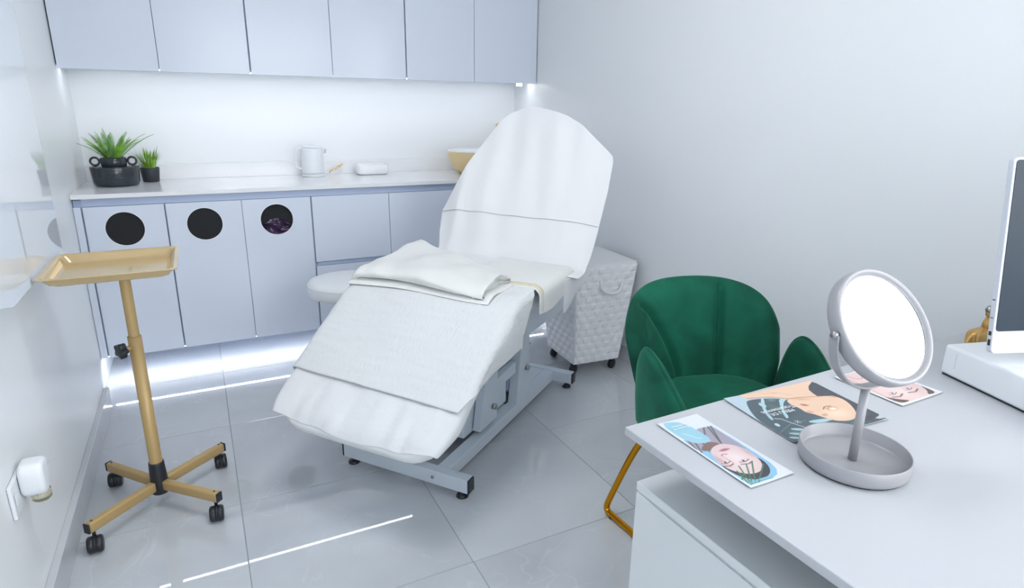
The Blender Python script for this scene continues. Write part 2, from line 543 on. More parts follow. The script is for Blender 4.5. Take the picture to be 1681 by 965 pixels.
# ================================================================== BASE CABINETS
YD = 3.30; ZD0, ZD1 = 0.135, 0.852
YDB = YB-0.02
def door_with_hole(x0, x1, z0, z1, cx, cz, r, th=0.019, n=48):
    bm = BM()
    def rect_pt(a):
        c, s = math.cos(a), math.sin(a)
        ts = []
        if abs(c) > 1e-9: ts.append(((x1-cx) if c > 0 else (x0-cx))/c)
        if abs(s) > 1e-9: ts.append(((z1-cz) if s > 0 else (z0-cz))/s)
        tt = min(t for t in ts if t > 0)
        return cx+c*tt, cz+s*tt
    angs = sorted([2*math.pi*k/n for k in range(n)] + [math.atan2(zz-cz, xx-cx) % (2*math.pi) for xx in (x0, x1) for zz in (z0, z1)])
    fi, fo, bi, bo = [], [], [], []
    for a in angs:
        ox, oz = rect_pt(a); ixx, izz = cx+r*math.cos(a), cz+r*math.sin(a)
        fo.append(bm.verts.new((ox, 0, oz))); fi.append(bm.verts.new((ixx, 0, izz)))
        bo.append(bm.verts.new((ox, th, oz))); bi.append(bm.verts.new((ixx, th, izz)))
    N = len(angs)
    for k in range(N):
        j = (k+1) % N
        bm.faces.new((fo[k], fo[j], fi[j], fi[k])); bm.faces.new((bo[k], bi[k], bi[j], bo[j]))
        bm.faces.new((fi[k], fi[j], bi[j], bi[k])); bm.faces.new((fo[k], bo[k], bo[j], fo[j]))
    return bm
m_rim = mat('hole_rim', (236, 240, 246), 0.3)
def hole_parts(door, cx, cz, r, bag):
    MR = Matrix(((1, 0, 0, cx), (0, 0, -1, 0), (0, 1, 0, cz), (0, 0, 0, 1)))   # local z -> -y
    obj('rim', lathe(BM(), [(r-0.0005, -0.002), (r-0.0005, 0.0012), (r+0.0025, 0.0012), (r+0.003, 0.0)], n=48, mx=MR), m_rim, door, True)
    if not bag:
        obj('foam_insert', cyl(BM(), (0, 0, 0), r-0.001, -0.018, -0.004, 48, mx=MR), m_hole, door)
    else:
        obj('foam_insert', cyl(BM(), (0, 0, 0), r-0.001, -0.0187, -0.0165, 48, mx=MR), m_hole, door)
        bm = BM()
        def f(a, b):
            x = -0.074+0.148*a
            top = 0.012*math.cos(3.0*x/0.07)-0.004 - 0.2*max(0, x)
            lo = -math.sqrt(max(0, 0.076**2-x*x))
            hi = max(lo, min(top, math.sqrt(max(0, 0.076**2-x*x))))
            y = lo+(hi-lo)*b
            return MR @ Vector((x, y, -0.0120+0.005*math.sin(7*b+9*a)+0.003*vnoise(6*a, 9*b)))
        grid(bm, f, 30, 24)
        obj('waste_bag', bm, m_bag, door, True)

lx = [-0.474, -0.150, 0.181, 0.510, 0.918, 1.330, 1.952]
def base_unit(x0, x1, label):
    t = thing('base_cabinet', label, 'cabinet', ((x0+x1)/2, YD, ZD0), 0, 'base cabinets under the counter')
    h = ZD1-ZD0
    boxo('body', (x0-(x0+x1)/2+0.0005, x1-(x0+x1)/2-0.0005, 0.020, YDB-YD, 0.001, h+0.030), m_carc, t)
    return t, (x0+x1)/2
circ_x = [-0.320, 0.010, 0.338]; CZ = 0.746-ZD0; CR = 0.0775; HD = ZD1-ZD0
t, c = base_unit(XA+0.002, lx[1], 'pale blue single-door base cabinet with a black round hole, beside the left wall')
boxo('filler', (XA+0.002-c, lx[0]-0.004-c, 0.002, 0.0195, 0.0, HD), m_cab, t)
d = obj('door', door_with_hole(lx[0]+0.0035-c, lx[1]-0.0035-c, 0, HD, circ_x[0]-c, CZ, CR), m_cab, t)
hole_parts(d, circ_x[0]-c, CZ, CR, False)
t, c = base_unit(lx[1], lx[3], 'pale blue double-door base cabinet with two round holes, a purple bag in one')
for k in (1, 2):
    g0 = 0.0035 if k == 1 else 0.0012; g1 = 0.0012 if k == 1 else 0.0035
    d = obj('door', door_with_hole(lx[k]+g0-c, lx[k+1]-g1-c, 0, HD, circ_x[k]-c, CZ, CR), m_cab, t)
    hole_parts(d, circ_x[k]-c, CZ, CR, k == 2)
def drawers(t, c, x0, x1, g0, g1):
    boxo('drawer_front', (x0+g0-c, x1-g1-c, 0.0, 0.0185, 0.508-ZD0, HD), m_cab, t, bev=0.001, seg=1)
    boxo('drawer_front', (x0+g0-c, x1-g1-c, 0.0, 0.0185, 0.0, 0.484-ZD0), m_cab, t, bev=0.001, seg=1)
t, c = base_unit(lx[3], lx[5], 'pale blue base cabinet with four drawer fronts behind the round stool')
drawers(t, c, lx[3], lx[4], 0.0035, 0.0012); drawers(t, c, lx[4], lx[5], 0.0012, 0.0035)
boxo('handle_channel', (lx[3]+0.012-c, lx[5]-0.004-c, 0.012, 0.0198, 0.486-ZD0, 0.506-ZD0), m_chan, t)
t, c = base_unit(lx[5], lx[6], 'pale blue base cabinet under the gold bowl, hidden behind the bed')
drawers(t, c, lx[5], lx[6], 0.0035, 0.0012)
# continuous handle channel, counter, backsplash
o = boxo('handle_channel', (XA+0.034, XR-0.002, YD+0.012, YD+0.0195, 0.8535, 0.8895), m_chan)
tag(o, 'long blue-grey finger channel between the counter and the base cabinet doors', 'channel')
t = thing('countertop', 'long white stone countertop with low backsplash along the back wall', 'countertop', (0.72, 3.28, 0.89))
boxo('slab', (XA+0.001-0.72, XR-0.001-0.72, 0.0, YB-3.28-0.001, 0.0, 0.020), m_stone, t, bev=0.0015, seg=1)
boxo('backsplash', (XA+0.001-0.72, XR-0.001-0.72, YB-3.28-0.020, YB-3.28-0.001, 0.0202, 0.097), m_stone, t, bev=0.001, seg=1)
# toe recess: plinth far back, LED strip at the front of the cabinet bottoms
o = boxo('plinth', (XA+0.001, XR-0.014, 3.79, YB-0.001, 0.001, 0.1345), m_carc)
tag(o, 'recessed pale plinth under the base cabinets', 'plinth')
m_strip2 = emat('led_strip_lower', (0.96, 0.96, 1.0), STRIP_LOW)
t = thing('led_strip', 'bright LED strip under the base cabinets near the floor', 'light', (0.7, 3.345, 0.1278))
boxo('channel', (-1.19, 1.24, -0.010, 0.010, 0.004, 0.0080), m_alu, t)
boxo('diffuser', (-1.185, 1.235, -0.006, 0.006, 0.000, 0.0035), m_strip2, t)

# ================================================================== TREATMENT BED
# bed frame of reference: x along the bed (foot end negative), y to its left
BED = (0.553, 1.926, 0.0); BROT = math.radians(37.321)
bed = thing('treatment_bed', 'white adjustable treatment bed with raised backrest and lowered leg rest', 'treatment bed', BED, BROT)
AL = math.radians(34.5)
KN = (0.18, 0.655); HP = (0.74, 0.66); BA = math.atan2(0.67, 0.36)
def prof0(s):
    if s < 0: return KN[0]+s*math.cos(AL), KN[1]+s*math.sin(AL)
    if s < 0.56: return KN[0]+s, KN[1]+(HP[1]-KN[1])*s/0.56
    return HP[0]+(s-0.56)*math.cos(BA), HP[1]+(s-0.56)*math.sin(BA)
def prof(s, sm=0.03):
    pts = [prof0(s+k*sm/3) for k in range(-3, 4)]
    a = sum(p[0] for p in pts)/7; z = sum(p[1] for p in pts)/7
    p, q = prof0(s-sm), prof0(s+sm)
    dx, dz = q[0]-p[0], q[1]-p[1]; L = math.hypot(dx, dz)
    return a, z, -dz/L, dx/L
def bp(s, b, h, sm=0.03):
    """point on the bed: s along the top surface, b to the bed's right, h above"""
    a, z, nx, nz = prof(s, sm)
    return Vector((a+nx*h, -b, z+nz*h))
# cushions
def cushion(name, s0, s1, hw, th, r0, r1, frame):
    out = []
    pts = []
    def corner(cx, cy, r, a0):
        for k in range(7):
            a = math.radians(a0+90*k/6); pts.append((cx+r*math.cos(a), cy+r*math.sin(a)))
    corner(s1-r1, hw-r1, r1, 0); corner(s0+r0, hw-r0, r0, 90); corner(s0+r0, -hw+r0, r0, 180); corner(s1-r1, -hw+r1, r1, 270)
    bm = BM(); prism(bm, pts, -th-0.008, -0.008, bev=0.022, seg=4, mx=frame)
    return obj(name, bm, m_uph, bed, True)
legf = lambda c: (KN[0]+c.x*math.cos(AL)-c.z*math.sin(AL), c.y, KN[1]+c.x*math.sin(AL)+c.z*math.cos(AL))
seatf = lambda c: (KN[0]+c.x, c.y, KN[1]+c.z)
backf = lambda c: (HP[0]+c.x*math.cos(BA)-c.z*math.sin(BA), c.y, HP[1]+c.x*math.sin(BA)+c.z*math.cos(BA))
cushion('leg_cushion', -0.592, -0.012, 0.312, 0.062, 0.11, 0.03, legf)
cushion('seat_cushion', 0.012, 0.545, 0.315, 0.075, 0.03, 0.03, seatf)
bm = BM(); prism(bm, [(p.x, p.y) for p in smooth_path([(0.36, 0.0, 0), (0.03, 0.0, 0), (0.03, 0.255, 0), (0.34, 0.255, 0), (0.52, 0.175, 0), (0.64, 0.10, 0), (0.685, 0.03, 0), (0.685, -0.05, 0), (0.64, -0.12, 0), (0.52, -0.20, 0), (0.34, -0.255, 0), (0.03, -0.255, 0), (0.03, 0.0, 0)][1:], 2)[:-1]], -0.083, -0.008, bev=0.02, seg=4, mx=backf)
obj('back_cushion', bm, m_uph, bed, True)
# steel base
def bbar(name, b, bev=0.003, m=m_metalw, par=bed):
    return boxo(name, b, m, par, bev=bev, seg=2)
for k, xx in enumerate((0.0, 1.0)):
    cb = bbar('cross_bar', (xx-0.020, xx+0.020, -0.268, 0.268, 0.027, 0.080))
    for s in (-1, 1):
        y0, y1 = (0.2685, 0.276) if s > 0 else (-0.276, -0.2685)
        boxo('end_cap', (xx-0.019, xx+0.019, y0, y1, 0.028, 0.079), m_black, cb, bev=0.002, seg=1)
        bm = BM(); lathe(bm, [(0, 0.0005), (0.021, 0.0005), (0.022, 0.004), (0.017, 0.012), (0.008, 0.014), (0.008, 0.0268), (0, 0.0268)], (xx, s*0.238, 0), 24)
        obj('rubber_foot', bm, m_black, bed, True)
bm = BM(); MBt = axis_mx((-0.0205, -0.13, 0.055), (-1, 0, 0)); cyl(bm, (0, 0, 0), 0.006, 0, 0.003, 12, mx=MBt); obj('bolt', bm, m_steel, bed, True)
for s in (-1, 1):
    bbar('long_beam', (0.0205, 0.9795, s*0.150-0.024, s*0.150+0.024, 0.028, 0.079))
bbar('base_plate', (0.70, 0.979, -0.125, 0.125, 0.060, 0.078))
bbar('base_plate', (0.43, 0.56, -0.125, 0.125, 0.066, 0.076))
# tapered posts and linkage (right and left)
MXZ = Matrix(((1, 0, 0, 0), (0, 0, 1, 0), (0, 1, 0, 0), (0, 0, 0, 1)))
for s in (-1, 1):
    yb = s*0.150
    bm = BM(); prism(bm, [(0.575, 0.0795), (0.705, 0.0795), (0.700, 0.43), (0.625, 0.43)], yb-0.020, yb+0.020, mx=MXZ); obj('post', bm, m_metalw, bed)
    bm = BM(); cyl(bm, (0, 0, 0), 0.012, 0.0, 0.012, 12, mx=axis_mx((0.672, s*0.1705, 0.215), (0, s, 0))); obj('bolt', bm, m_steel, bed, True)
    bm = BM(); prism(bm, [(0.26, 0.10), (0.40, 0.10), (0.41, 0.40), (0.33, 0.43)], yb-0.016, yb+0.016, mx=MXZ); obj('lever', bm, m_metalw, bed)
    bm = BM(); cyl(bm, (0, 0, 0), 0.012, 0.0, 0.014, 12, mx=axis_mx((0.365, s*0.1665, 0.165), (0, s, 0))); obj('bolt', bm, m_steel, bed, True)
    bm = BM(); prism(bm, [(0.405, 0.215), (0.578, 0.225), (0.578, 0.275), (0.405, 0.262)], yb-0.012, yb+0.012, mx=MXZ); obj('link_bar', bm, m_metalw, bed)
bbar('motor_box', (0.20, 0.562, -0.128, 0.128, 0.09, 0.36), 0.006)
bbar('motor_box', (0.585, 0.69, -0.126, 0.126, 0.13, 0.40), 0.004, m_carc)
for s in (-1, 1):
    bm = BM(); prism(bm, [(0.22, 0.560), (1.0, 0.560), (1.0, 0.44), (0.97, 0.405), (0.60, 0.405), (0.30, 0.46)], s*0.20-0.018, s*0.20+0.018, mx=MXZ); obj('side_rail', bm, m_metalw, bed)
bbar('seat_frame', (0.24, 0.97, -0.18, 0.18, 0.545, 0.568))
bm = BM(); prism(bm, [(-0.55, -0.25), (-0.02, -0.25), (-0.02, 0.25), (-0.55, 0.25)], -0.092, -0.0725, mx=legf); obj('leg_frame', bm, m_metalw, bed)
bm = BM(); prism(bm, [(0.05, -0.22), (0.64, -0.22), (0.64, 0.22), (0.05, 0.22)], -0.105, -0.0855, mx=backf); obj('back_frame', bm, m_metalw, bed)
bm = BM(); tube(bm, [(0.98, -0.10, 0.42), (0.965, -0.10, 0.60), (1.00, -0.10, 0.82)], 0.014); obj('back_strut', bm, m_metalw, bed, True)

def wrapw(wv, hw, r):
    d = abs(wv)-hw
    sg = 1 if wv >= 0 else -1
    if d <= 0: return wv, 0.0
    if d < r*math.pi/2:
        th = d/r; return sg*(hw+r*math.sin(th)), -r*(1-math.cos(th))
    return sg*(hw+r), -r-(d-r*math.pi/2)
def bedcloth(name, fn, nu, nv, m, label, cat, th=0.004, sub=1):
    bm = BM(); grid(bm, fn, nu, nv)
    o = obj(name, bm, m, None, True)
    o.location = BED; o.rotation_euler = (0, 0, BROT)
    solid(o, th, 1.0, sub)
    return tag(o, label, cat)
# 1. fitted sheet on the foot end
def f_sheet(i, j):
    s = -0.20-0.372*i
    e = max(0, (-s-0.47))/0.11
    hw = 0.318-0.020*min(1, e)**2
    wl, wr = -(hw+0.030*(1-0.5*min(1, e))), hw+0.055*(1-0.55*min(1, e))
    wv = wl+(wr-wl)*j
    b, h = wrapw(wv, hw, 0.020)
    h -= 0.016*min(1, max(0, (-s-0.52))/0.05)**2*(1-0.6*abs(2*j-1)**3)
    wr_ = 0.0040*vnoise(s*7+3, b*30, 1)*min(1, max(0, (-s-0.36))/0.08)+0.0025*vnoise(s*18, b*15, 5)
    bow = 0.016*(1-(2*j-1)**2)*i
    return bp(s-bow+0.006*vnoise(b*16, 0.3, 3)*i, b, h+0.004+wr_)
bedcloth('fitted_sheet', f_sheet, 46, 70, m_sheet, 'white gathered sheet with a hem over the foot end of the bed', 'sheet', 0.002)
# 2. white towel over the leg rest, hanging over the right side
def f_leg(i, j):
    s = 0.34-0.752*i
    k = min(1, max(0, -s/0.41))
    dropR = 0.195*(1-k)**1.2+0.010
    if s > 0.02: dropR *= max(0.08, 1-(s-0.02)/0.16)
    dropL = 0.055
    wl, wr = -(0.322+dropL), 0.322+dropR
    wv = wl+(wr-wl)*j
    s2 = s-0.022*k*(j-0.35)
    b, h = wrapw(wv, 0.322, 0.026)
    nn = 0.0034*vnoise(s*11, b*6, 2)+0.0016*vnoise(s*70, b*14, 8)
    bb = b+0.010*vnoise(s*14, 2.2, 4)*(1 if h < -0.02 else 0)
    return bp(s2, bb, h+0.011+nn, 0.06)
bedcloth('leg_towel', f_leg, 80, 70, m_towel, 'white crinkled towel spread over the leg rest and hanging at its side', 'towel', 0.006)
# 3. cream folded blanket across the seat
def blanket_bm():
    bm = BM()
    n1, n2 = 60, 40
    # closed folded roll: cross-section outline swept across the bed's width
    def sect(t, jj):
        """t 0..1 round the section, jj 0..1 from left to right of the bed"""
        b = -0.355+0.585*jj
        # front fold edge moves
        a0 = 0.165+0.015*math.sin(5*jj)+0.02*jj
        a1 = 0.60-0.22*jj**1.5
        hh = 0.058*(0.75+0.25*math.sin(2.6*jj+0.5))*(1-0.25*max(0, (0.06-jj)/0.06))
        n = 2.6
        ang = 2*math.pi*t
        c, s_ = math.cos(ang), math.sin(ang)
        x = (abs(c)**(2/n))*(1 if c > 0 else -1); y = (abs(s_)**(2/n))*(1 if s_ > 0 else -1)
        a = (a0+a1)/2+x*(a1-a0)/2
        ssl = a-KN[0]
        base = 0.018
        h = base+hh/2+y*hh/2
        if y > 0:
            h += 0.012*vnoise(a*8+jj*3, jj*5, 4)+0.008*vnoise(a*20, jj*7+a*7, 6)+0.004*math.sin(16*jj+14*a+3*vnoise(a*5, jj*4, 2))
            # lifts towards the backrest on the left
            h += 0.035*max(0, (a-0.42)/0.18)*max(0, 1-jj*1.6)
        if b < -0.30: h -= 0.05*((-0.30-b)/0.055)**2
        return bp(ssl, b, h, 0.05)
    rows = []
    for j in range(n1):
        jj = j/(n1-1)
        rows.append([bm.verts.new(sect(k/n2, jj)) for k in range(n2)])
    for a, b in zip(rows[:-1], rows[1:]):
        for k in range(n2):
            bm.faces.new((a[k], a[(k+1) % n2], b[(k+1) % n2], b[k]))
    bm.faces.new(rows[0][::-1])
    # open right end: recessed cap with ruffles
    c0 = sum((v.co for v in rows[-1]), Vector())/n2
    inner = [bm.verts.new(c0+(v.co-c0)*0.72+Vector((0.0, 0.030+0.012*math.sin(k*1.7), 0))) for k, v in enumerate(rows[-1])]
    for k in range(n2):
        bm.faces.new((rows[-1][k], rows[-1][(k+1) % n2], inner[(k+1) % n2], inner[k]))
    bm.faces.new(inner)
    return bm
o = obj('folded_blanket', blanket_bm(), m_blank, None, True); o.location = BED; o.rotation_euler = (0, 0, BROT)
tag(o, 'thick cream blanket folded across the bed seat below the backrest', 'blanket')
# lower fold layer of the blanket seen as a second lip
def f_lip(i, j):
    b = -0.345+0.60*j
    a = 0.150+0.012*math.sin(5*j)+0.02*j+0.20*i
    return bp(a-KN[0], b, 0.0165+0.006*(1-i)*0+0.010*math.sin(math.pi*min(1, i*2))*0.6+0.003*vnoise(a*12, b*9, 3), 0.05)
lip = BM(); grid(lip, f_lip, 14, 50)
lo = obj('blanket_fold', lip, m_blank, o, True); solid(lo, 0.006, 1.0, 1)
# 4. seat towel with piped hem on the bed's right side
def f_tow(i, j):
    a = 0.36+0.36*i
    wv = 0.02+(0.322+0.112+0.012*math.sin(6*i)-0.02)*j
    b, h = wrapw(wv, 0.322, 0.03)
    return bp(a-KN[0], b+0.004*vnoise(a*20, 1.0, 2), h+0.014+0.003*vnoise(a*18, b*12, 9), 0.05)
o = bedcloth('seat_towel', f_tow, 30, 44, m_blank, 'cream towel with piped edge hanging over the right side of the bed seat', 'towel', 0.007)
for off in (0.0, 0.022):
    bm = BM()
    P = []
    for k in range(40):
        j = k/39
        wv = 0.16+(0.322+0.113-0.16)*j
        b, h = wrapw(wv, 0.322, 0.03)
        P.append(bp(0.365+off+0.012*j-KN[0], b+0.004*(h < -0.01), h+0.0235, 0.05))
    tube(bm, P, 0.0028, 8); obj('piping', bm, m_pipe, o, True)
# 5. sheets over the backrest
Lb = [(-0.05, -0.31), (0.028, -0.318), (0.10, -0.345), (0.202, -0.364), (0.29, -0.325), (0.375, -0.285), (0.47, -0.245), (0.562, -0.204), (0.65, -0.155), (0.703, -0.112), (0.728, -0.06), (0.738, -0.026)]
Rb = [(-0.05, 0.40), (0.013, 0.391), (0.16, 0.400), (0.363, 0.411), (0.50, 0.408), (0.528, 0.399), (0.56, 0.358), (0.595, 0.310), (0.65, 0.242), (0.69, 0.165), (0.715, 0.084), (0.738, -0.02)]
def itp(T, s):
    for (a, x), (b, y) in zip(T[:-1], T[1:]):
        if s <= b:
            t = (s-a)/(b-a) if b > a else 0
            return x+(y-x)*max(0, t)
    return T[-1][1]
def backsheet(s0, s1, off, seed, flare):
    def f(i, j):
        s = s0+(s1-s0)*i
        l, r = itp(Lb, s), itp(Rb, s)
        b = l+(r-l)*j
        over = max(0, abs(b+0.0)-0.262)
        h = off-0.40*over - 0.10*max(0, s-0.60)**1.2
        edge = min(j, 1-j)
        h += 0.012*vnoise(b*5, s*3, seed)+0.006*vnoise(b*11+s*3, s*2.2, seed+2)*(1+over*6)
        # soft vertical folds
        h += 0.004*math.sin(b*42+2*s)*min(1, s/0.2)
        # meet the seat with a sweep at the bottom
        if s < 0.10: h += 0.020*(1-s/0.10)**2 if s > 0 else 0.020
        c = Vector((s, -b, h))
        if s < 0:
            q = Vector(backf(Vector((0, -b, h)))); return q+Vector((s*1.6, 0, 0.0))
        return Vector(backf(c))
    return f
bedcloth('back_sheet', backsheet(-0.07, 0.40, 0.014, 3, 0), 34, 60, m_paper, 'thin white sheet covering the lower half of the backrest', 'sheet', 0.0012)
bedcloth('head_sheet', backsheet(0.205, 0.738, 0.0185, 3, 0), 44, 60, m_paper, 'thin white disposable sheet tented over the top of the backrest', 'sheet', 0.0012)
# sheet corner hanging from the right of the seat
def f_flap(i, j):
    a = 0.60+0.22*i
    dz = (0.02+0.13*(1-i)*1.0)*j
    return Vector((a+0.03*j*i, -(0.357+0.025*i+0.004*math.sin(9*i)), 0.655-dz))
bedcloth('sheet_corner', f_flap, 12, 10, m_paper, 'triangular white sheet corner hanging beside the bed seat near the basket', 'sheet', 0.0015)

# ================================================================== ROUND STOOL
sx, sy, sz = 0.585, 2.87, 0.515
t = thing('round_stool', 'round white padded stool between the bed and the drawers', 'stool', (sx, sy, 0))
bm = BM(); lathe(bm, [(0, sz-0.075), (0.165, sz-0.075), (0.180, sz-0.068), (0.186, sz-0.05), (0.187, sz-0.018), (0.180, sz-0.005), (0.165, sz), (0, sz+0.004)], n=48)
obj('seat', bm, m_uph, t, True)
bm = BM(); 
tube(bm, [(0.1865*math.cos(a), 0.1865*math.sin(a), sz-0.016) for a in [2*math.pi*k/48 for k in range(49)]], 0.0018, 6, cap=False); obj('piping', bm, m_uph, t, True)
obj('gas_lift', lathe(BM(), [(0, 0.07), (0.026, 0.07), (0.026, 0.26), (0.014, 0.262), (0.014, sz-0.08), (0, sz-0.08)], n=24), m_steel, t, True)
for k in range(5):
    a = 2*math.pi*k/5+0.3
    bm = BM(); box(bm, 0.02, 0.20, -0.018, 0.018, 0.055, 0.085, 0.006); bm.transform(Matrix.Rotation(a, 4, 'Z')); obj('base_arm', bm, m_steel, t)
    bm = BM(); cyl(bm, (0, 0, 0), 0.025, -0.011, 0.011, 20, 0.003, mx=axis_mx((0.19*math.cos(a), 0.19*math.sin(a), 0.0255), (-math.sin(a), math.cos(a), 0))); obj('caster', bm, m_black, t, True)

# ================================================================== WOVEN BASKET ON CASTERS
t = thing('woven_basket', 'white woven laundry basket on black casters between the bed and the right wall', 'basket', (0, 0, 0))
zb0, zb1 = 0.064, 0.565
bot = [(1.592, 2.437), (1.846, 2.418), (1.868, 2.712), (1.612, 2.728)]
top = [(1.563, 2.405), (1.917, 2.402), (1.932, 2.760), (1.580, 2.765)]
def wface(p0, p1, q0, q1, nx, nz, outn):
    bm = BM(); sub = 3
    NX, NZ = nx*sub+1, nz*sub+1
    def f(a, b):
        lo = Vector((*p0, zb0)).lerp(Vector((*p1, zb0)), a); hi = Vector((*q0, zb1)).lerp(Vector((*q1, zb1)), a)
        p = lo.lerp(hi, b)
        ci, cj = min(int(a*nx), nx-1), min(int(b*nz), nz-1)
        u, v = a*nx-ci, b*nz-cj
        par = (ci+cj) % 2
        bul = math.sin(math.pi*v) if par else math.sin(math.pi*u)
        hgt = 0.0065*bul if par else 0.0010*bul
        if a < 1e-6 or a > 1-1e-6 or b < 1e-6 or b > 1-1e-6: hgt = 0
        return p+outn*hgt
    grid(bm, f, NX, NZ)
    return bm
names = [(0, 1, 11, 14), (1, 2, 11, 14), (2, 3, 11, 14), (3, 0, 11, 14)]
for a, b, nx, nz in names:
    e = Vector((top[b][0]-top[a][0], top[b][1]-top[a][1], 0)).normalized(); on = Vector((e.y, -e.x, 0))
    o = obj('woven_side', wface(bot[a], bot[b], top[a], top[b], nx, nz, on), m_weave, t); solid(o, 0.006, -1.0)
bm = BM(); prism(bm, [bot[0], bot[1], bot[2], bot[3]], zb0-0.004, zb0+0.004); obj('bottom', bm, m_weave, t)
bm = BM()
def f_lid(a, b):
    p = Vector((*top[0], 0)).lerp(Vector((*top[1], 0)), a).lerp(Vector((*top[3], 0)).lerp(Vector((*top[2], 0)), a), b)
    return Vector((p.x, p.y, zb1+0.012+0.0022*math.sin(a*math.pi*20)**2))
grid(bm, f_lid, 61, 8); o = obj('lid', bm, m_weave, t); solid(o, 0.010, -1.0)
bm = BM(); tube(bm, [(*p, zb1+0.001) for p in (top+[top[0]])], 0.004, 8); obj('rim', bm, m_weave, t, True)
# rope-like carrying handle on the front face
P = smooth_path([(1.700, 2.402, 0.500), (1.703, 2.392, 0.455), (1.745, 2.388, 0.428), (1.800, 2.388, 0.428), (1.828, 2.390, 0.455), (1.832, 2.400, 0.510)])
bm = BM(); tube(bm, P, 0.0075, 8); obj('handle', bm, m_weave, t, True)
for (cx, cy) in ((1.606, 2.462), (1.828, 2.440), (1.846, 2.692), (1.632, 2.700)):
    cs = obj('caster', cyl(BM(), (0, 0, 0), 0.0255, -0.011, 0.011, 24, 0.004, mx=axis_mx((cx, cy, 0.0260), (0.35, -0.94, 0))), m_black, t, True)
    bm = BM(); box(bm, -0.009, 0.009, -0.0135, 0.0135, 0.040, 0.0598); obj('fork', bm, m_black, cs).location = (cx, cy, 0)

# power cable with plug behind the bed
bm = BM(); tube(bm, smooth_path([(1.20, 2.62, 0.010), (1.33, 2.71, 0.012), (1.42, 2.77, 0.030), (1.505, 2.815, 0.036), (1.56, 2.86, 0.020), (1.60, 2.92, 0.009)]), 0.0048, 8)
o = obj('power_cable', bm, m_cable, None, True); tag(o, 'black power cable on the floor behind the bed base', 'cable')
bm = BM(); box(bm, 1.913, 1.9425+0.0115, 2.372, 2.388, 0.205, 0.222, 0.003)
o = obj('wall_plug', bm, m_black); tag(o, 'tiny black plug on the right wall between basket and green chair', 'plug')

# ================================================================== GOLD TRAY STAND
t = thing('tray_stand', 'gold instrument tray on a pole with four black casters beside the left wall', 'tray stand', (-0.231, 2.130, 0))
# base arms and casters
ends = [(-0.182, -0.172), (-0.160, 0.190), (0.172, -0.168), (0.198, 0.160)]
for ex, ey in ends:
    L = math.hypot(ex, ey); a = math.atan2(ey, ex)
    bm = BM(); box(bm, 0.022, L, -0.0125, 0.0125, 0.066, 0.100, 0.006, 3); bm.transform(Matrix.Rotation(a, 4, 'Z'))
    arm = obj('base_arm', bm, m_gold, t, True)
    bm = BM(); box(bm, L+0.0005, L+0.006, -0.0118, 0.0118, 0.067, 0.099, 0.0025, 2); bm.transform(Matrix.Rotation(a, 4, 'Z')); obj('end_cap', bm, m_black, arm)
    px, py_ = (L-0.014)*math.cos(a), (L-0.014)*math.sin(a)
    bm = BM(); cyl(bm, (px, py_, 0), 0.0035, 0.1005, 0.1015, 10); obj('screw', bm, m_black, arm)
    rot = a+0.9*(1 if ex*ey > 0 else -0.8)+random.uniform(-0.2, 0.2)
    ax = Vector((-math.sin(rot), math.cos(rot), 0))
    bm = BM(); cyl(bm, (0, 0, 0), 0.005, 0.040, 0.0655, 10, mx=Matrix.Translation((px, py_, 0))); obj('caster_stem', bm, m_black, t)
    off = Vector((math.cos(rot), math.sin(rot), 0))*0.012
    bm = BM()
    for s in (-1, 1):
        cyl(bm, (0, 0, 0), 0.0255, 0.0008 if s > 0 else -0.0205, 0.0205 if s > 0 else -0.0008, 24, 0.004, mx=axis_mx(Vector((px, py_, 0.0262))+off, ax))
    cyl(bm, (0, 0, 0), 0.0245, -0.004, 0.004, 24, mx=axis_mx(Vector((px, py_, 0.0262))+off, ax))
    obj('caster', bm, m_black, t, True)
bm = BM(); lathe(bm, [(0, 0.052), (0.026, 0.052), (0.028, 0.058), (0.026, 0.105), (0.0235, 0.160), (0.0225, 0.165), (0.019, 0.165)], n=24); obj('hub', bm, m_black, t, True)
obj('lower_pole', lathe(BM(), [(0.0195, 0.15), (0.0195, 0.606), (0.0165, 0.6065)], n=28), m_gold, t, True)
obj('upper_pole', lathe(BM(), [(0.0155, 0.55), (0.0155, 0.81)], n=28), m_gold, t, True)
# star knob
bm = BM()
star = [((0.0215+0.0035*math.cos(5*a))*math.cos(a), (0.0215+0.0035*math.cos(5*a))*math.sin(a)) for a in [2*math.pi*k/50 for k in range(50)]]
KD = Vector((-0.80, -0.60, 0.0)).normalized()
prism(bm, star, 0.036, 0.056, 0.003, 2, mx=axis_mx((0, 0, 0.573), KD)); obj('clamp_knob', bm, m_black, t, True)
bm = BM(); cyl(bm, (0, 0, 0), 0.009, 0.017, 0.0358, 14, mx=axis_mx((0, 0, 0.573), KD)); obj('clamp_boss', bm, m_gold, t, True)
# tray
bm = BM(); zt = 0.845
tx0, tx1, ty0, ty1 = -0.188, 0.150, -0.165, 0.175
def ring(ins, z, r): return [(p[0], p[1], z) for p in rrect(tx0+ins, tx1-ins, ty0+ins, ty1-ins, r, 6)]
rg = [ring(0.0, zt-0.003, 0.012), ring(0.0, zt, 0.012), ring(0.010, zt, 0.014), ring(0.016, zt-0.004, 0.016), ring(0.026, zt-0.022, 0.02), ring(0.034, zt-0.0255, 0.02)]
rg2 = [ring(0.010, zt-0.005, 0.014), ring(0.0235, zt-0.024, 0.02), ring(0.033, zt-0.0285, 0.02)]
def vr(r): return [bm.verts.new(p) for p in r]
A = [vr(r) for r in rg]; B = [vr(r) for r in rg2]
def br(a, b):
    n = len(a)
    for k in range(n): bm.faces.new((a[k], a[(k+1) % n], b[(k+1) % n], b[k]))
for a, b in zip(A[:-1], A[1:]): br(a, b)
bm.faces.new(A[-1])
br(A[0], B[0]); br(B[0], B[1]); br(B[1], B[2]); bm.faces.new(B[2])
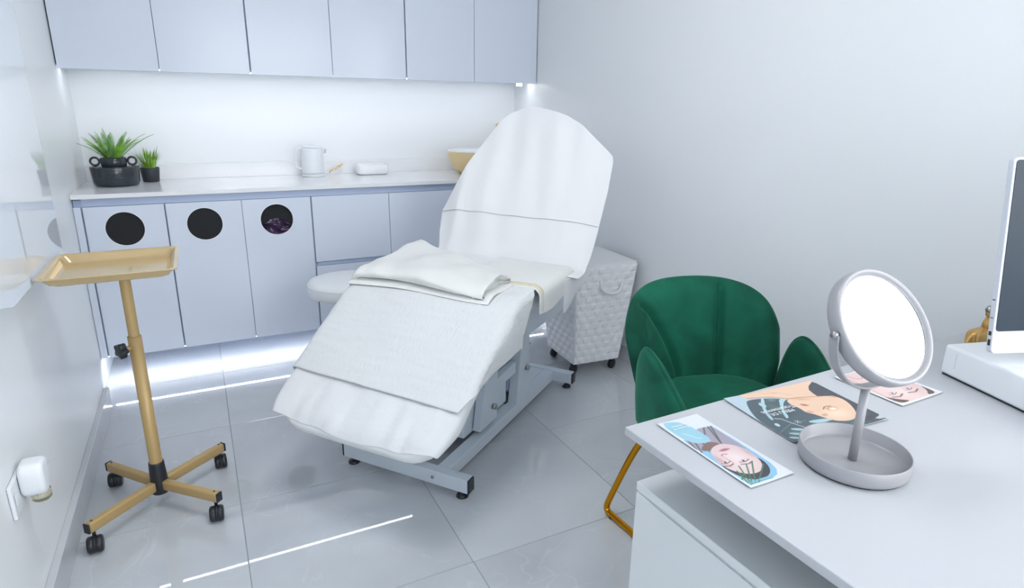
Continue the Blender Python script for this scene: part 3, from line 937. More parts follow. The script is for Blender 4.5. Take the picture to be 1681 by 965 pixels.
m_gtray = mat('gold_tray', (196, 172, 128), 0.12, metal=0.12, spec=0.7)
tr = obj('tray', bm, m_gtray, t)
bm = BM(); cyl(bm, (-0.11, -0.06, 0), 0.004, zt-0.0254, zt-0.0240, 12); obj('rivet', bm, m_gold, tr)

# ================================================================== WALL SOCKET AND AIR FRESHENER
t = thing('wall_socket', 'white double wall socket low on the left wall', 'socket', (XL, 1.655, 0.405))
boxo('face_plate', (0.0005, 0.009, -0.045, 0.055, -0.043, 0.043), m_white, t, bev=0.003)
boxo('switch', (0.0095, 0.0125, -0.036, -0.022, -0.012, 0.016), m_white, t, bev=0.002)
t = thing('air_freshener', 'white plug-in air freshener with a clear oil bottle on the left wall', 'air freshener', (XL+0.0095, 1.693, 0.412))
MY = Matrix(((0, 0, 1, 0), (1, 0, 0, 0), (0, 1, 0, 0), (0, 0, 0, 1)))
bm = BM(); prism(bm, rrect(-0.036, 0.036, -0.030, 0.056, 0.026, 6), 0.0005, 0.052, 0.012, 4, mx=MY); obj('body', bm, m_white, t, True)
bm = BM(); lathe(bm, [(0, -0.058), (0.016, -0.058), (0.021, -0.052), (0.021, -0.030), (0, -0.030)], (0.030, 0.008, 0), 24); obj('oil_bottle', bm, m_glass, t, True)
bm = BM(); box(bm, 0.045, 0.0535, 0.010, 0.030, 0.030, 0.036, 0.001); obj('vent', bm, m_alu, t)

# ================================================================== ON THE COUNTER
ZT = 0.9105
# --- fern in a black planter
t = thing('potted_fern', 'bushy green fern in a low black planter with two ring handles on the counter', 'plant', (-0.354, 3.63, ZT))
bm = BM(); lathe(bm, [(0, 0), (0.088, 0), (0.0955, 0.006), (0.099, 0.016), (0.1055, 0.088), (0.104, 0.092), (0.101, 0.093), (0.060, 0.093), (0, 0.093)], n=48)
obj('planter_body', bm, m_pot, t, True)
for k in range(5):
    z = 0.022+0.014*k; r = 0.0985+0.0068*(z-0.016)/0.072+0.0005
    bm = BM(); tube(bm, [(r*math.cos(a), r*math.sin(a), z) for a in [math.radians(-110+70*q/20) for q in range(21)]], 0.0012, 6); obj('groove_ring', bm, m_pot, t, True)
bm = BM(); lathe(bm, [(0.052, 0.0932), (0.055, 0.100), (0.056, 0.132), (0.052, 0.135), (0.046, 0.130), (0.046, 0.110), (0, 0.110)], n=40); obj('planter_neck', bm, m_pot, t, True)
for s in (-1, 1):
    bm = BM(); tube(bm, [(s*0.078+0.0185*math.cos(a), 0, 0.1165+0.0185*math.sin(a)) for a in [2*math.pi*q/24 for q in range(25)]], 0.0052, 8, cap=False); obj('ring_handle', bm, m_pot, t, True)
def frond(az, elev, L, droop, wid, twist=0.0):
    bm = BM()
    n = 22; P = []; pos = Vector((0.02*math.cos(az), 0.02*math.sin(az), 0.118))
    for k in range(n+1):
        e = elev-droop*(k/n)**1.6
        d = Vector((math.cos(az)*math.cos(e), math.sin(az)*math.cos(e), math.sin(e)))
        P.append(pos.copy()); pos = pos+d*(L/n)
    tube(bm, P, [0.0014*(1-0.7*k/n) for k in range(n+1)], 5)
    for k in range(2, n+1):
        t_ = (P[min(k+1, n)]-P[k-1]).normalized()
        side = t_.cross(Vector((0, 0, 1)))
        if side.length < 0.05: side = Vector((-math.sin(az), math.cos(az), 0))
        side.normalize(); upv = side.cross(t_)
        side = (side*math.cos(twist)+upv*math.sin(twist)).normalized()
        w_ = wid*math.sin(math.pi*min(1, (k/n)*0.9+0.12))**0.8*(1 if k < n else 0.4)
        for s in (-1, 1):
            d = (side*s+t_*0.55).normalized()
            b0 = P[k]-t_*0.0018; b1 = P[k]+t_*0.0018
            mid = P[k]+d*w_*0.55+upv*0.002; tip = P[k]+d*w_-upv*0.002
            v = [bm.verts.new(q) for q in (b0, mid-t_*0.0020, tip, mid+t_*0.0020, b1)]
            bm.faces.new(v)
    return bm
fr = [(3.0, 1.05, 0.135, 0.55, 0.018), (2.5, 1.15, 0.145, 0.6, 0.018), (3.5, 0.80, 0.135, 0.5, 0.016), (-2.3, 1.25, 0.125, 0.7, 0.020), (-1.5, 1.25, 0.12, 0.55, 0.020),
      (1.6, 1.35, 0.12, 0.6, 0.020), (0.4, 0.95, 0.150, 0.62, 0.019), (0.0, 0.80, 0.165, 0.45, 0.018), (-0.5, 0.95, 0.130, 0.7, 0.018), (1.0, 1.15, 0.135, 0.6, 0.018), (2.0, 1.2, 0.125, 0.5, 0.018),
      (-2.8, 1.05, 0.125, 0.6, 0.018), (-1.0, 1.05, 0.12, 0.75, 0.019), (0.7, 1.25, 0.12, 0.5, 0.018), (-1.9, 1.45, 0.13, 0.35, 0.018), (2.8, 1.38, 0.13, 0.3, 0.018)]
m_fern2 = mat('fern_dark', (70, 132, 48), 0.45, var=0.4, vscale=18)
for k in range(9):
    fr.append((random.uniform(-3.1, 3.1), random.uniform(0.95, 1.45), random.uniform(0.10, 0.13), random.uniform(0.4, 0.8), 0.018))
for k, (az, el, L, dr, wd) in enumerate(fr):
    lf = 1.10 if math.cos(az) < -0.6 else 1.26
    obj('frond', frond(az, el, L*lf, dr, wd*1.15, random.uniform(-0.3, 0.3)), m_fern2 if k % 3 == 1 else m_fern, t)
# --- small grass plant
t = thing('potted_grass', 'small tuft of green grass in a plain black pot behind the fern planter', 'plant', (-0.212, 3.745, ZT))
obj('pot', lathe(BM(), [(0, 0), (0.036, 0), (0.038, 0.003), (0.045, 0.070), (0.043, 0.072), (0.040, 0.066), (0, 0.064)], n=32), m_pot2, t, True)
bm = BM()
for k in range(90):
    az = random.uniform(0, 2*math.pi); r0 = random.uniform(0, 0.033); sp = random.uniform(0.15, 0.75)
    L = random.uniform(0.085, 0.125); p = Vector((r0*math.cos(az), r0*math.sin(az), 0.062)); e = math.pi/2-sp*0.5
    side = Vector((-math.sin(az), math.cos(az), 0))
    prev = None
    for q in range(6):
        wd = 0.0036*(1-(q/5)**1.5)+0.0003
        a_, b_ = bm.verts.new(p-side*wd), bm.verts.new(p+side*wd)
        if prev: bm.faces.new((prev[0], prev[1], b_, a_))
        prev = (a_, b_)
        e -= 0.13*sp+0.02
        p = p+Vector((math.cos(az)*math.cos(e), math.sin(az)*math.cos(e), math.sin(e)))*(L/5)
tag(obj('grass_blades', bm, m_grass, t), kind='stuff')
# --- white kettle
t = thing('electric_kettle', 'plain white electric kettle on the counter in front of the backsplash', 'kettle', (0.605, 3.735, ZT))
obj('base', lathe(BM(), [(0, 0), (0.062, 0), (0.064, 0.003), (0.064, 0.012), (0.061, 0.015), (0, 0.015)], n=40), m_white, t, True)
obj('body', lathe(BM(), [(0, 0.016), (0.061, 0.016), (0.0625, 0.030), (0.058, 0.150), (0.0565, 0.158), (0, 0.158)], n=40), m_white, t, True)
obj('lid', lathe(BM(), [(0, 0.1585), (0.0555, 0.1585), (0.056, 0.166), (0.045, 0.170), (0.012, 0.171), (0.011, 0.180), (0, 0.181)], n=40), m_white, t, True)
bm = BM(); tube(bm, smooth_path([(-0.055, 0, 0.155), (-0.080, 0, 0.158), (-0.094, 0, 0.130), (-0.095, 0, 0.075), (-0.085, 0, 0.048), (-0.058, 0, 0.044)]), 0.0065, 10); obj('handle', bm, m_white, t, True)
bm = BM(); prism(bm, [(0.05, -0.016), (0.05, 0.016), (0.078, 0.0)], 0.128, 0.154, 0.003, 2); obj('spout', bm, m_white, t, True)
# --- gold twig ornament
t = thing('gold_twig', 'little gold leaf ornament lying against the backsplash beside the kettle', 'ornament', (0.735, 3.775, ZT))
bm = BM(); tube(bm, smooth_path([(-0.035, 0, 0.012), (-0.01, 0.01, 0.030), (0.02, 0.02, 0.045), (0.045, 0.03, 0.056)]), 0.0022, 6); obj('stem', bm, m_brass, t, True)
for (px, pz, an) in ((-0.025, 0.020, 0.3), (-0.008, 0.034, 0.9), (0.008, 0.038, 0.2), (0.018, 0.048, 1.0), (0.032, 0.050, 0.35), (0.044, 0.058, 0.6)):
    bm = BM(); lathe(bm, [(0, -0.012), (0.004, -0.006), (0.005, 0), (0.0035, 0.007), (0, 0.012)], n=10, sy=0.3, mx=Matrix.Translation((px, 0.012, pz)) @ Matrix.Rotation(an, 4, 'Y')); obj('leaf', bm, m_brass, t, True)
# --- white dish
t = thing('white_dish', 'shallow white rounded dish standing on the counter beside the kettle', 'dish', (0.945, 3.745, ZT))
bm = BM()
def drr(ins, z, r): return [bm.verts.new((p[0], p[1], z)) for p in rrect(-0.092+ins, 0.092-ins, -0.06+ins, 0.06-ins, r, 6)]
R_ = [drr(0.012, 0, 0.022), drr(0.004, 0.004, 0.026), drr(0.0, 0.012, 0.028), drr(0.0, 0.058, 0.028), drr(0.003, 0.060, 0.026), drr(0.006, 0.058, 0.024), drr(0.007, 0.012, 0.022)]
for a, b in zip(R_[:-1], R_[1:]): br(a, b)
bm.faces.new(R_[0]); bm.faces.new(R_[-1])
obj('body', bm, m_cer, t, True)
# --- gold bowl basin and tap
t = thing('bowl_basin', 'hammered gold wash basin bowl with white inside at the right end of the counter', 'basin', (1.575, 3.575, ZT))
obj('outer_shell', lathe(BM(), [(0, 0), (0.118, 0), (0.125, 0.003), (0.152, 0.025), (0.178, 0.062), (0.192, 0.105), (0.197, 0.135), (0.196, 0.138)], n=64), m_bowl, t, True)
obj('inner_bowl', lathe(BM(), [(0.1975, 0.136), (0.198, 0.142), (0.192, 0.143), (0.185, 0.110), (0.165, 0.06), (0.120, 0.025), (0, 0.018)], n=64), m_cer, t, True)
t = thing('basin_tap', 'brass tap whose tip shows above the gold bowl', 'tap', (1.80, 3.775, ZT))
obj('column', lathe(BM(), [(0, 0), (0.026, 0), (0.026, 0.006), (0.016, 0.010), (0.016, 0.285), (0.013, 0.290), (0, 0.290)], n=24), m_brass, t, True)
bm = BM(); tube(bm, [(0, -0.01, 0.262), (-0.045, -0.09, 0.278), (-0.092, -0.175, 0.292)], 0.0085, 14); obj('spout', bm, m_brass, t, True)
bm = BM(); cyl(bm, (-0.092, -0.175, 0), 0.0095, 0.276, 0.2835, 16); obj('aerator', bm, m_brass, t, True)
bm = BM(); tube(bm, [(0, 0, 0.291), (0.012, 0.004, 0.297), (0.05, 0.01, 0.302)], 0.005, 10); obj('lever', bm, m_brass, t, True)

# ================================================================== GREEN CHAIR
CHL, CHR = (1.349, 1.252, 0.0), -0.261
chair = thing('petal_chair', 'green velvet armchair with petal-shaped back and arms on gold tube legs', 'chair', CHL, CHR)
PH = math.radians(78)
SEAMS = (lambda t: 0.30, lambda t: -0.25-0.50*max(0, (t-0.25)/0.75)**1.6)
def shell(s, t, inner):
    ph = s*PH
    zt = 0.768-0.105*abs(s)**2.6
    z = 0.345+(zt-0.345)*t
    k = max(0.0, (z-0.345)/0.43)
    Wd = 0.165+0.105*min(1, k)**0.8
    Yb = 0.135+0.125*k
    D = 0.13+0.05*k
    # rounding of the outline near the upper corners
    ps = ph*(1-0.10*max(0, t-0.6)/0.4*abs(s)**3)
    x = Wd*math.sin(ps); y = Yb-D*(1-math.cos(ps))
    n = Vector((math.sin(ps), math.cos(ps), -0.25)).normalized()
    if inner:
        # three padded panels with seams between
        g = 0.0
        for q in SEAMS: g = max(g, math.exp(-((s-q(t))/0.045)**2))
        puff = 0.024*(1-g)*min(1, (1-abs(s))*6+0.1)
        puff *= min(1, (1-t)*9)**0.5 if t > 0.85 else 1
        return Vector((x, y, z))-n*puff
    return Vector((x, y, z))+n*(0.040*min(1, (1-t)*7+0.35)**0.5)
bm = BM()
NU, NV = 121, 40
ti = grid(bm, lambda a, b: shell(2*a-1, b, True), NU, NV)
to = grid(bm, lambda a, b: shell(2*a-1, b, False), NU, NV)
def rim_between(A, B):
    # rounded rim made of two intermediate rows
    rows = [A]
    for f, bul in ((0.3, 0.006), (0.7, 0.006)):
        row = []
        for p, q, nb in zip(A, B, RIMN):
            c = p.co.lerp(q.co, f)+nb*bul
            row.append(bm.verts.new(c))
        rows.append(row)
    rows.append(B)
    for a, b in zip(rows[:-1], rows[1:]):
        for k in range(len(a)-1): bm.faces.new((a[k], a[k+1], b[k+1], b[k]))
RIMN = [Vector((0, 0, 1))]*NU
rim_between([ti[i][NV-1] for i in range(NU)], [to[i][NV-1] for i in range(NU)])
for i, sg in ((0, -1), (NU-1, 1)):
    RIMN = [Vector((0, -1, 0))]*NV
    rim_between([ti[i][j] for j in range(NV)], [to[i][j] for j in range(NV)])
for i in range(NU-1): bm.faces.new((ti[i][0], ti[i+1][0], to[i+1][0], to[i][0]))
for f_ in bmesh.ops.holes_fill(bm, edges=[e for e in bm.edges if e.is_boundary], sides=0)['faces']: pass
obj('backrest', bm, m_velvet, chair, True)
for q in SEAMS:
    bm = BM(); tube(bm, [shell(q(t/20), t/20, True)+Vector((0, -0.001, 0)) for t in range(2, 20)], 0.0024, 6); obj('seam_piping', bm, m_velvet, chair, True)
# seat
so = []
for k in range(48):
    a = 2*math.pi*k/48; c, s = math.cos(a), math.sin(a); n = 3.0
    so.append((0.225*abs(c)**(2/n)*(1 if c > 0 else -1), -0.045+0.235*abs(s)**(2/n)*(1 if s > 0 else -1)))
bm = BM(); pillow(bm, so, lambda p, q, h: Vector((p, q, 0.425+h)), 0.060, 8, 3.2, 0.055); obj('seat', bm, m_velvet, chair, True)
# petal arms
ARM_DY = -0.042
arm_out = [(0.105, 0.36), (0.112, 0.44), (0.100, 0.54), (0.082, 0.60), (0.055, 0.632), (0.020, 0.638), (-0.025, 0.622), (-0.080, 0.588), (-0.130, 0.548), (-0.175, 0.502), (-0.205, 0.455), (-0.215, 0.41), (-0.200, 0.37), (-0.12, 0.345), (0.0, 0.340)]
ao = [(p.x, p.y) for p in smooth_path([(a, b, 0) for a, b in arm_out]+[(arm_out[0][0], arm_out[0][1], 0)], 2)[:-1]]
for s in (-1, 1):
    def fa(p, q, h, s=s):
        lean = 0.235+0.20*(q-0.36)*0.42
        curve = -0.25*(p-0.03)**2*2.0
        return Vector((s*(lean+curve+h)+0.012, p*1.12+ARM_DY, q))
    bm = BM(); pillow(bm, ao, fa, 0.026, 8, 5.0)
    am = obj('arm', bm, m_velvet, chair, True)
    bm = BM(); tube(bm, [fa(p, q, 0.0)+Vector((0, 0, 0)) for p, q in ao]+[fa(*ao[0], 0.0)], 0.0035, 6, cap=False); obj('piping', bm, m_velvet, am, True)
# gold sled legs
for s in (-1, 1):
    P = [(s*0.13, -0.01, 0.385), (s*0.205, 0.012, 0.345), (s*0.239, 0.034, 0.300), (s*0.285, 0.104, 0.075), (s*0.296, 0.120, 0.014), (s*0.283, 0.080, 0.0125), (s*0.253, -0.010, 0.0125), (s*0.205, -0.165, 0.0125), (s*0.195, -0.200, 0.014), (s*0.185, -0.190, 0.06), (s*0.14, -0.12, 0.385)]
    Q = [Vector(P[0])]
    bm = BM(); tube(bm, smooth_path(P, 3), 0.0105, 12); lg = obj('leg', bm, m_goldp, chair, True)
    for (fx, fy) in ((0.286, 0.086), (0.214, -0.14)):
        bm = BM(); cyl(bm, (s*fx, fy, 0), 0.009, 0.0005, 0.006, 14, 0.001); obj('glide', bm, m_black, lg)
bm = BM(); box(bm, -0.15, 0.15, -0.14, 0.02, 0.366, 0.378); obj('under_plate', bm, m_black, chair)

# ================================================================== DESK
DROT = math.radians(1.5)
desk = thing('desk', 'white laminate desk with overhanging top and side cabinet', 'desk', (0.636, 0.797, 0), DROT)
boxo('desk_top', (0.0, 1.285, -1.25, 0.0, 0.734, 0.750), m_lam, desk, bev=0.002, seg=2)
ped = boxo('cabinet_body', (0.036, 0.46, -1.20, -0.006, 0.02, 0.612), m_lam2, desk, bev=0.001, seg=1)
boxo('cabinet_top', (0.034, 0.462, -1.202, -0.004, 0.6125, 0.630), m_lam2, desk, bev=0.0012, seg=1)
boxo('cabinet_front', (0.032, 0.0355, -1.198, -0.008, 0.02, 0.6095), m_lam2, desk)
boxo('riser', (0.440, 0.458, -1.18, -0.03, 0.6305, 0.7335), m_lam2, desk)
boxo('end_panel', (1.262, 1.282, -1.20, -0.01, 0.001, 0.7335), m_lam2, desk)
boxo('plinth', (0.05, 0.45, -1.18, -0.02, 0.001, 0.0195), m_lam2, desk)

ZDK = 0.7505
# ---- tabletop mirror
t = thing('vanity_mirror', 'round tilting tabletop mirror on a grey dish base', 'mirror', (0.898, 0.540, ZDK))
bm = BM(); lathe(bm, [(0, 0.002), (0.078, 0.002), (0.081, 0.005), (0.082, 0.010), (0.082, 0.028), (0.081, 0.0295), (0.0795, 0.0285), (0.0785, 0.010), (0.074, 0.0065), (0, 0.0062)], n=72)
obj('dish', bm, m_grey, t, True)
obj('rubber_ring', lathe(BM(), [(0.0, 0.0), (0.077, 0.0), (0.077, 0.0018), (0.0, 0.0018)], n=48), m_black, t)
NM = Vector((-0.05, -0.817, 0.574)).normalized()
AX = Vector((0, 0, 1)).cross(NM).normalized()
CM = Vector((0.008, 0.0, 0.2335))
obj('stem', cyl(BM(), (0, 0, 0), 0.0068, 0.0065, 0.1365, 24), m_grey, t, True)
# U bracket: flat strap around the lower half of the frame, in the plane of axis and vertical
bm = BM(); rows = []
RB = 0.0965
for k in range(41):
    a = math.pi+math.pi*k/40
    for_ = AX*math.cos(a)*RB+Vector((0, 0, 1))*math.sin(a)*RB
    rad = for_.normalized(); wd = AX.cross(Vector((0, 0, 1)))
    q = CM+for_
    rows.append([bm.verts.new(q+wd*sx_*0.0075+rad*sr) for sx_, sr in ((-1, 0), (1, 0), (1, 0.003), (-1, 0.003))])
for a, b in zip(rows[:-1], rows[1:]):
    for k in range(4): bm.faces.new((a[k], a[(k+1) % 4], b[(k+1) % 4], b[k]))
bm.faces.new(rows[0]); bm.faces.new(rows[-1][::-1])
obj('bracket', bm, m_grey, t)
for s in (-1, 1):
    bm = BM(); cyl(bm, (0, 0, 0), 0.005, 0.0915, 0.1015, 14, mx=axis_mx(CM, AX*s)); obj('pivot_screw', bm, m_steel, t, True)
MM = axis_mx(CM, NM)
fr_ = obj('mirror_frame', lathe(BM(), [(0.0, -0.014), (0.088, -0.014), (0.0915, -0.011), (0.0925, 0.0), (0.0920, 0.009), (0.0900, 0.0115), (0.0865, 0.0108), (0.0838, 0.0085), (0.0828, 0.006), (0.081, 0.0055)], n=80, mx=MM), m_grey, t, True)
obj('mirror_glass', lathe(BM(), [(0.0, 0.0052), (0.0824, 0.0052), (0.0824, 0.003), (0.0, 0.003)], n=80, mx=MM), m_mirror, t)

# ---- printed leaflets -------------------------------------------------
def canvas(nx, ny, bg):
    C = np.zeros((ny, nx, 3)); C[:] = bg
    X, Y = np.meshgrid((np.arange(nx)+0.5)/nx, (np.arange(ny)+0.5)/ny)
    return C, X, Y
def inpoly(X, Y, P):
    r = np.zeros(X.shape, bool); n = len(P)
    for i in range(n):
        x0, y0 = P[i]; x1, y1 = P[(i+1) % n]
        if y0 == y1: continue
        c = (Y < y0) != (Y < y1)
        r ^= c & (X < (x1-x0)*(Y-y0)/(y1-y0)+x0)
    return r
def spoly(P, it=2):
    Q = [Vector((a, b, 0)) for a, b in P]
    for _ in range(it):
        R = []
        for k in range(len(Q)):
            a, b = Q[k], Q[(k+1) % len(Q)]
            R += [a*0.75+b*0.25, a*0.25+b*0.75]
        Q = R
    return [(p.x, p.y) for p in Q]
def fill(C, X, Y, P, col, alpha=1.0, clip=None, sm=2):
    mk = inpoly(X, Y, spoly(P, sm) if sm else P)
    if clip is not None: mk &= clip
    C[mk] = C[mk]*(1-alpha)+np.array(col, float)*alpha
    return mk
def blob(C, X, Y, cx, cy, rx, ry, col, alpha=1.0, clip=None, soft=0.5, ang=0.0, asp=1.0):
    dx, dy = (X-cx)*asp, (Y-cy)
    u = (dx*math.cos(ang)+dy*math.sin(ang))/rx; v = (-dx*math.sin(ang)+dy*math.cos(ang))/ry
    d = np.sqrt(u*u+v*v)
    k = np.clip((1-d)/max(soft, 1e-3), 0, 1)*alpha
    if clip is not None: k = k*clip
    C[:] = C*(1-k[..., None])+np.array(col, float)*k[..., None]
def stroke(C, X, Y, P, wd, col, alpha=1.0, clip=None, asp=1.0):
    dmin = np.full(X.shape, 9.0)
    for (x0, y0), (x1, y1) in zip(P[:-1], P[1:]):
        ax, ay, bx, by = x0*asp, y0, x1*asp, y1
        L2 = (bx-ax)**2+(by-ay)**2+1e-12
        tt = np.clip(((X*asp-ax)*(bx-ax)+(Y-ay)*(by-ay))/L2, 0, 1)
        dmin = np.minimum(dmin, np.hypot(X*asp-(ax+tt*(bx-ax)), Y-(ay+tt*(by-ay))))
    k = np.clip((wd-dmin)/(wd*0.6), 0, 1)*alpha
    if clip is not None: k = k*clip
    C[:] = C*(1-k[..., None])+np.array(col, float)*k[..., None]
m_print = bpy.data.materials.new('printed_paper'); m_print.use_nodes = True
_nt = m_print.node_tree; _a = _nt.nodes.new('ShaderNodeAttribute'); _a.attribute_name = 'print'
_nt.links.new(_a.outputs['Color'], _nt.nodes['Principled BSDF'].inputs['Base Color'])
_nt.nodes['Principled BSDF'].inputs['Roughness'].default_value = 0.28
m_edge = mat('paper_edge', (190, 200, 205), 0.6)
m_ink = mat('white_ink', (238, 242, 245), 0.35)
def leaflet(name, label, o, xa, ya, C, curl=0.0015, th=0.0012, sheets=1):
    """o world corner, xa/ya world edge vectors, C canvas of sRGB colours"""
    ny, nx, _ = C.shape
    t = thing(name, label, 'leaflet', (o[0], o[1], ZDK))
    ex, ey = Vector((*xa, 0)), Vector((*ya, 0))
    lz = lambda a, b: th+curl*((2*a-1)**2*0.6+(2*b-1)**4*0.6)
    us, vs = np.arange(nx)/(nx-1.0), np.arange(ny)/(ny-1.0)
    U, V = np.meshgrid(us, vs)
    co = np.stack([ex.x*U+ey.x*V, ex.y*U+ey.y*V, lz(U, V)], -1).reshape(-1, 3)
    idx = np.arange(nx*ny).reshape(ny, nx)
    f = np.stack([idx[:-1, :-1], idx[:-1, 1:], idx[1:, 1:], idx[1:, :-1]], -1).reshape(-1, 4)
    me = bpy.data.meshes.new('printed_cover')
    me.from_pydata(co.tolist(), [], f.tolist())
    at = me.color_attributes.new('print', 'FLOAT_COLOR', 'POINT')
    c = np.clip(C, 0, 255)/255.0
    l = np.where(c <= 0.04045, c/12.92, ((c+0.055)/1.055)**2.4)
    at.data.foreach_set('color', np.concatenate([l, np.ones((ny, nx, 1))], -1).reshape(-1).astype(np.float32))
    obj('printed_cover', me, m_print, t)
    bm = BM()
    top_ = grid(bm, lambda a, b: ex*a+ey*b+Vector((0, 0, lz(a, b)-0.0002)), 14, 14)
    low_ = grid(bm, lambda a, b: ex*a+ey*b+Vector((0, 0, max(0.0002, lz(a, b)-th+0.0002))), 14, 14)
    def ringv(g): return [g[i][0] for i in range(13)]+[g[13][j] for j in range(13)]+[g[i][13] for i in range(13, 0, -1)]+[g[0][j] for j in range(13, 0, -1)]
    ra, rb = ringv(top_), ringv(low_)
    for k in range(len(ra)): bm.faces.new((ra[k], ra[(k+1) % len(ra)], rb[(k+1) % len(ra)], rb[k]))
    obj('pages', bm, m_edge, t)
    return t
def lettering(parent, text, loc, size, rz, m=None, shear=0.0):
    cu = bpy.data.curves.new('lettering', 'FONT'); cu.body = text; cu.size = size; cu.align_x = 'LEFT'; cu.shear = shear
    ob = bpy.data.objects.new('tmp', cu); COL.objects.link(ob)
    dg = bpy.context.evaluated_depsgraph_get()
    me = bpy.data.meshes.new_from_object(ob.evaluated_get(dg))
    bpy.data.objects.remove(ob)
    o2 = obj('lettering', me, m or m_ink, parent)
    o2.location = loc; o2.rotation_euler = (0, 0, rz)
    return o2

# leaflet 1 (tall, by the desk's edge)
NXc, NYc = 130, 300
C, X, Y = canvas(NXc, NYc, (214, 218, 225)); A1 = 0.093/0.217
img = [(0.603, 0.804), (0.917, 0.789), (0.931, 0.528), (0.914, 0.307), (0.895, 0.171), (0.836, 0.093), (0.716, 0.042), (0.531, 0.022), (0.261, 0.022), (0.055, 0.025), (0.045, 0.14), (0.045, 0.315), (0.045, 0.493), (0.045, 0.70), (0.3, 0.74)]
IM = fill(C, X, Y, img, (138, 184, 214), sm=0)
fill(C, X, Y, [(0.045, 0.70), (0.3, 0.74), (0.603, 0.804), (0.906, 0.789), (0.905, 0.639), (0.889, 0.511), (0.891, 0.373), (0.782, 0.482), (0.619, 0.54), (0.481, 0.594), (0.045, 0.493)], (160, 152, 168), clip=IM, sm=1)
for p in ([(0.84, 0.798), (0.616, 0.547)], [(0.904, 0.792), (0.62, 0.545)], [(0.741, 0.797), (0.579, 0.706)], [(0.252, 0.70), (0.06, 0.502)], [(0.398, 0.70), (0.207, 0.488)], [(0.138, 0.72), (0.05, 0.56)], [(0.5, 0.76), (0.40, 0.60)]):
    stroke(C, X, Y, p, 0.009, (84, 92, 84), 0.9, IM, A1)
fill(C, X, Y, [(0.095, 0.535), (0.36, 0.606), (0.491, 0.599), (0.619, 0.54), (0.376, 0.50), (0.154, 0.50)], (128, 100, 98), clip=IM)
face = [(0.434, 0.54), (0.619, 0.54), (0.782, 0.482), (0.861, 0.391), (0.834, 0.276), (0.758, 0.19), (0.558, 0.125), (0.38, 0.12), (0.223, 0.155), (0.110, 0.22), (0.07, 0.315), (0.14, 0.42), (0.25, 0.50)]
fill(C, X, Y, [(0.795, 0.30), (0.86, 0.23), (0.78, 0.135), (0.643, 0.075), (0.476, 0.050), (0.297, 0.055), (0.142, 0.095), (0.065, 0.185), (0.05, 0.31), (0.15, 0.30), (0.7, 0.25)], (62, 62, 70), clip=IM)
FM = fill(C, X, Y, face, (216, 192, 192), clip=IM)
blob(C, X, Y, 0.50, 0.33, 0.14, 0.17, (232, 216, 216), 0.8, FM, 0.9, asp=A1)
blob(C, X, Y, 0.16, 0.36, 0.04, 0.13, (178, 140, 140), 0.6, FM, 0.9, asp=A1)
blob(C, X, Y, 0.81, 0.36, 0.03, 0.10, (196, 150, 140), 0.6, FM, 0.9, asp=A1)
for (ex, ey) in ((0.215, 0.325), (0.545, 0.285)):
    blob(C, X, Y, ex, ey, 0.052, 0.020, (190, 140, 132), 0.8, FM, 0.7, asp=A1)
    blob(C, X, Y, ex, ey, 0.040, 0.012, (235, 235, 238), 0.9, FM, 0.5, asp=A1)
    blob(C, X, Y, ex-0.01, ey, 0.013, 0.013, (58, 50, 56), 1, FM, 0.4, asp=A1)
    stroke(C, X, Y, [(ex-0.11, ey-0.004), (ex, ey-0.016), (ex+0.11, ey-0.004)], 0.005, (70, 56, 58), 0.9, FM, A1)
stroke(C, X, Y, [(0.09, 0.285), (0.19, 0.272), (0.30, 0.285)], 0.008, (90, 72, 70), 0.8, FM, A1)
stroke(C, X, Y, [(0.41, 0.255), (0.55, 0.236), (0.66, 0.25)], 0.008, (90, 72, 70), 0.8, FM, A1)
blob(C, X, Y, 0.50, 0.462, 0.055, 0.022, (178, 108, 124), 0.95, FM, 0.5, asp=A1)
stroke(C, X, Y, [(0.38, 0.464), (0.5, 0.460), (0.62, 0.455)], 0.004, (130, 66, 84), 0.9, FM, A1)
stroke(C, X, Y, [(0.30, 0.405), (0.36, 0.418), (0.44, 0.408)], 0.006, (148, 100, 100), 0.9, FM, A1)
stroke(C, X, Y, [(0.33, 0.30), (0.31, 0.36), (0.30, 0.40)], 0.006, (186, 146, 142), 0.8, FM, A1)
for p in ([(0.068, 0.05), (0.18, 0.20)], [(0.10, 0.04), (0.33, 0.245)], [(0.13, 0.04), (0.50, 0.245)], [(0.2, 0.04), (0.64, 0.245)], [(0.25, 0.03), (0.76, 0.185)], [(0.05, 0.10), (0.20, 0.15)]):
    stroke(C, X, Y, p, 0.008, (78, 116, 84), 1, IM, A1)
stroke(C, X, Y, [(0.06, 0.045), (0.35, 0.055), (0.66, 0.05)], 0.006, (120, 178, 190), 1, IM, A1)
stroke(C, X, Y, [(0.06, 0.030), (0.35, 0.036), (0.60, 0.030)], 0.005, (96, 140, 130), 1, IM, A1)
fill(C, X, Y, [(0.062, 0.985), (0.30, 0.985), (0.474, 0.940), (0.56, 0.83), (0.56, 0.60), (0.313, 0.605), (0.145, 0.645), (0.062, 0.73)], (150, 196, 212), sm=1)
stroke(C, X, Y, [(0.203, 0.785), (0.286, 0.752), (0.341, 0.698), (0.38, 0.678), (0.43, 0.672)], 0.0035, (232, 240, 244), 1, None, A1)
t = leaflet('leaflet', 'narrow leaflet with a face and a blue tag lying nearest the desk corner', (0.691, 0.558), (0.093, 0.0), (0.0, 0.217), C)
lettering(t, 'Despierta', (0.093*0.50, 0.217*0.870, 0.0034), 0.0085, math.pi)
lettering(t, 'tu belleza', (0.093*0.49, 0.217*0.908, 0.0034), 0.0085, math.pi)

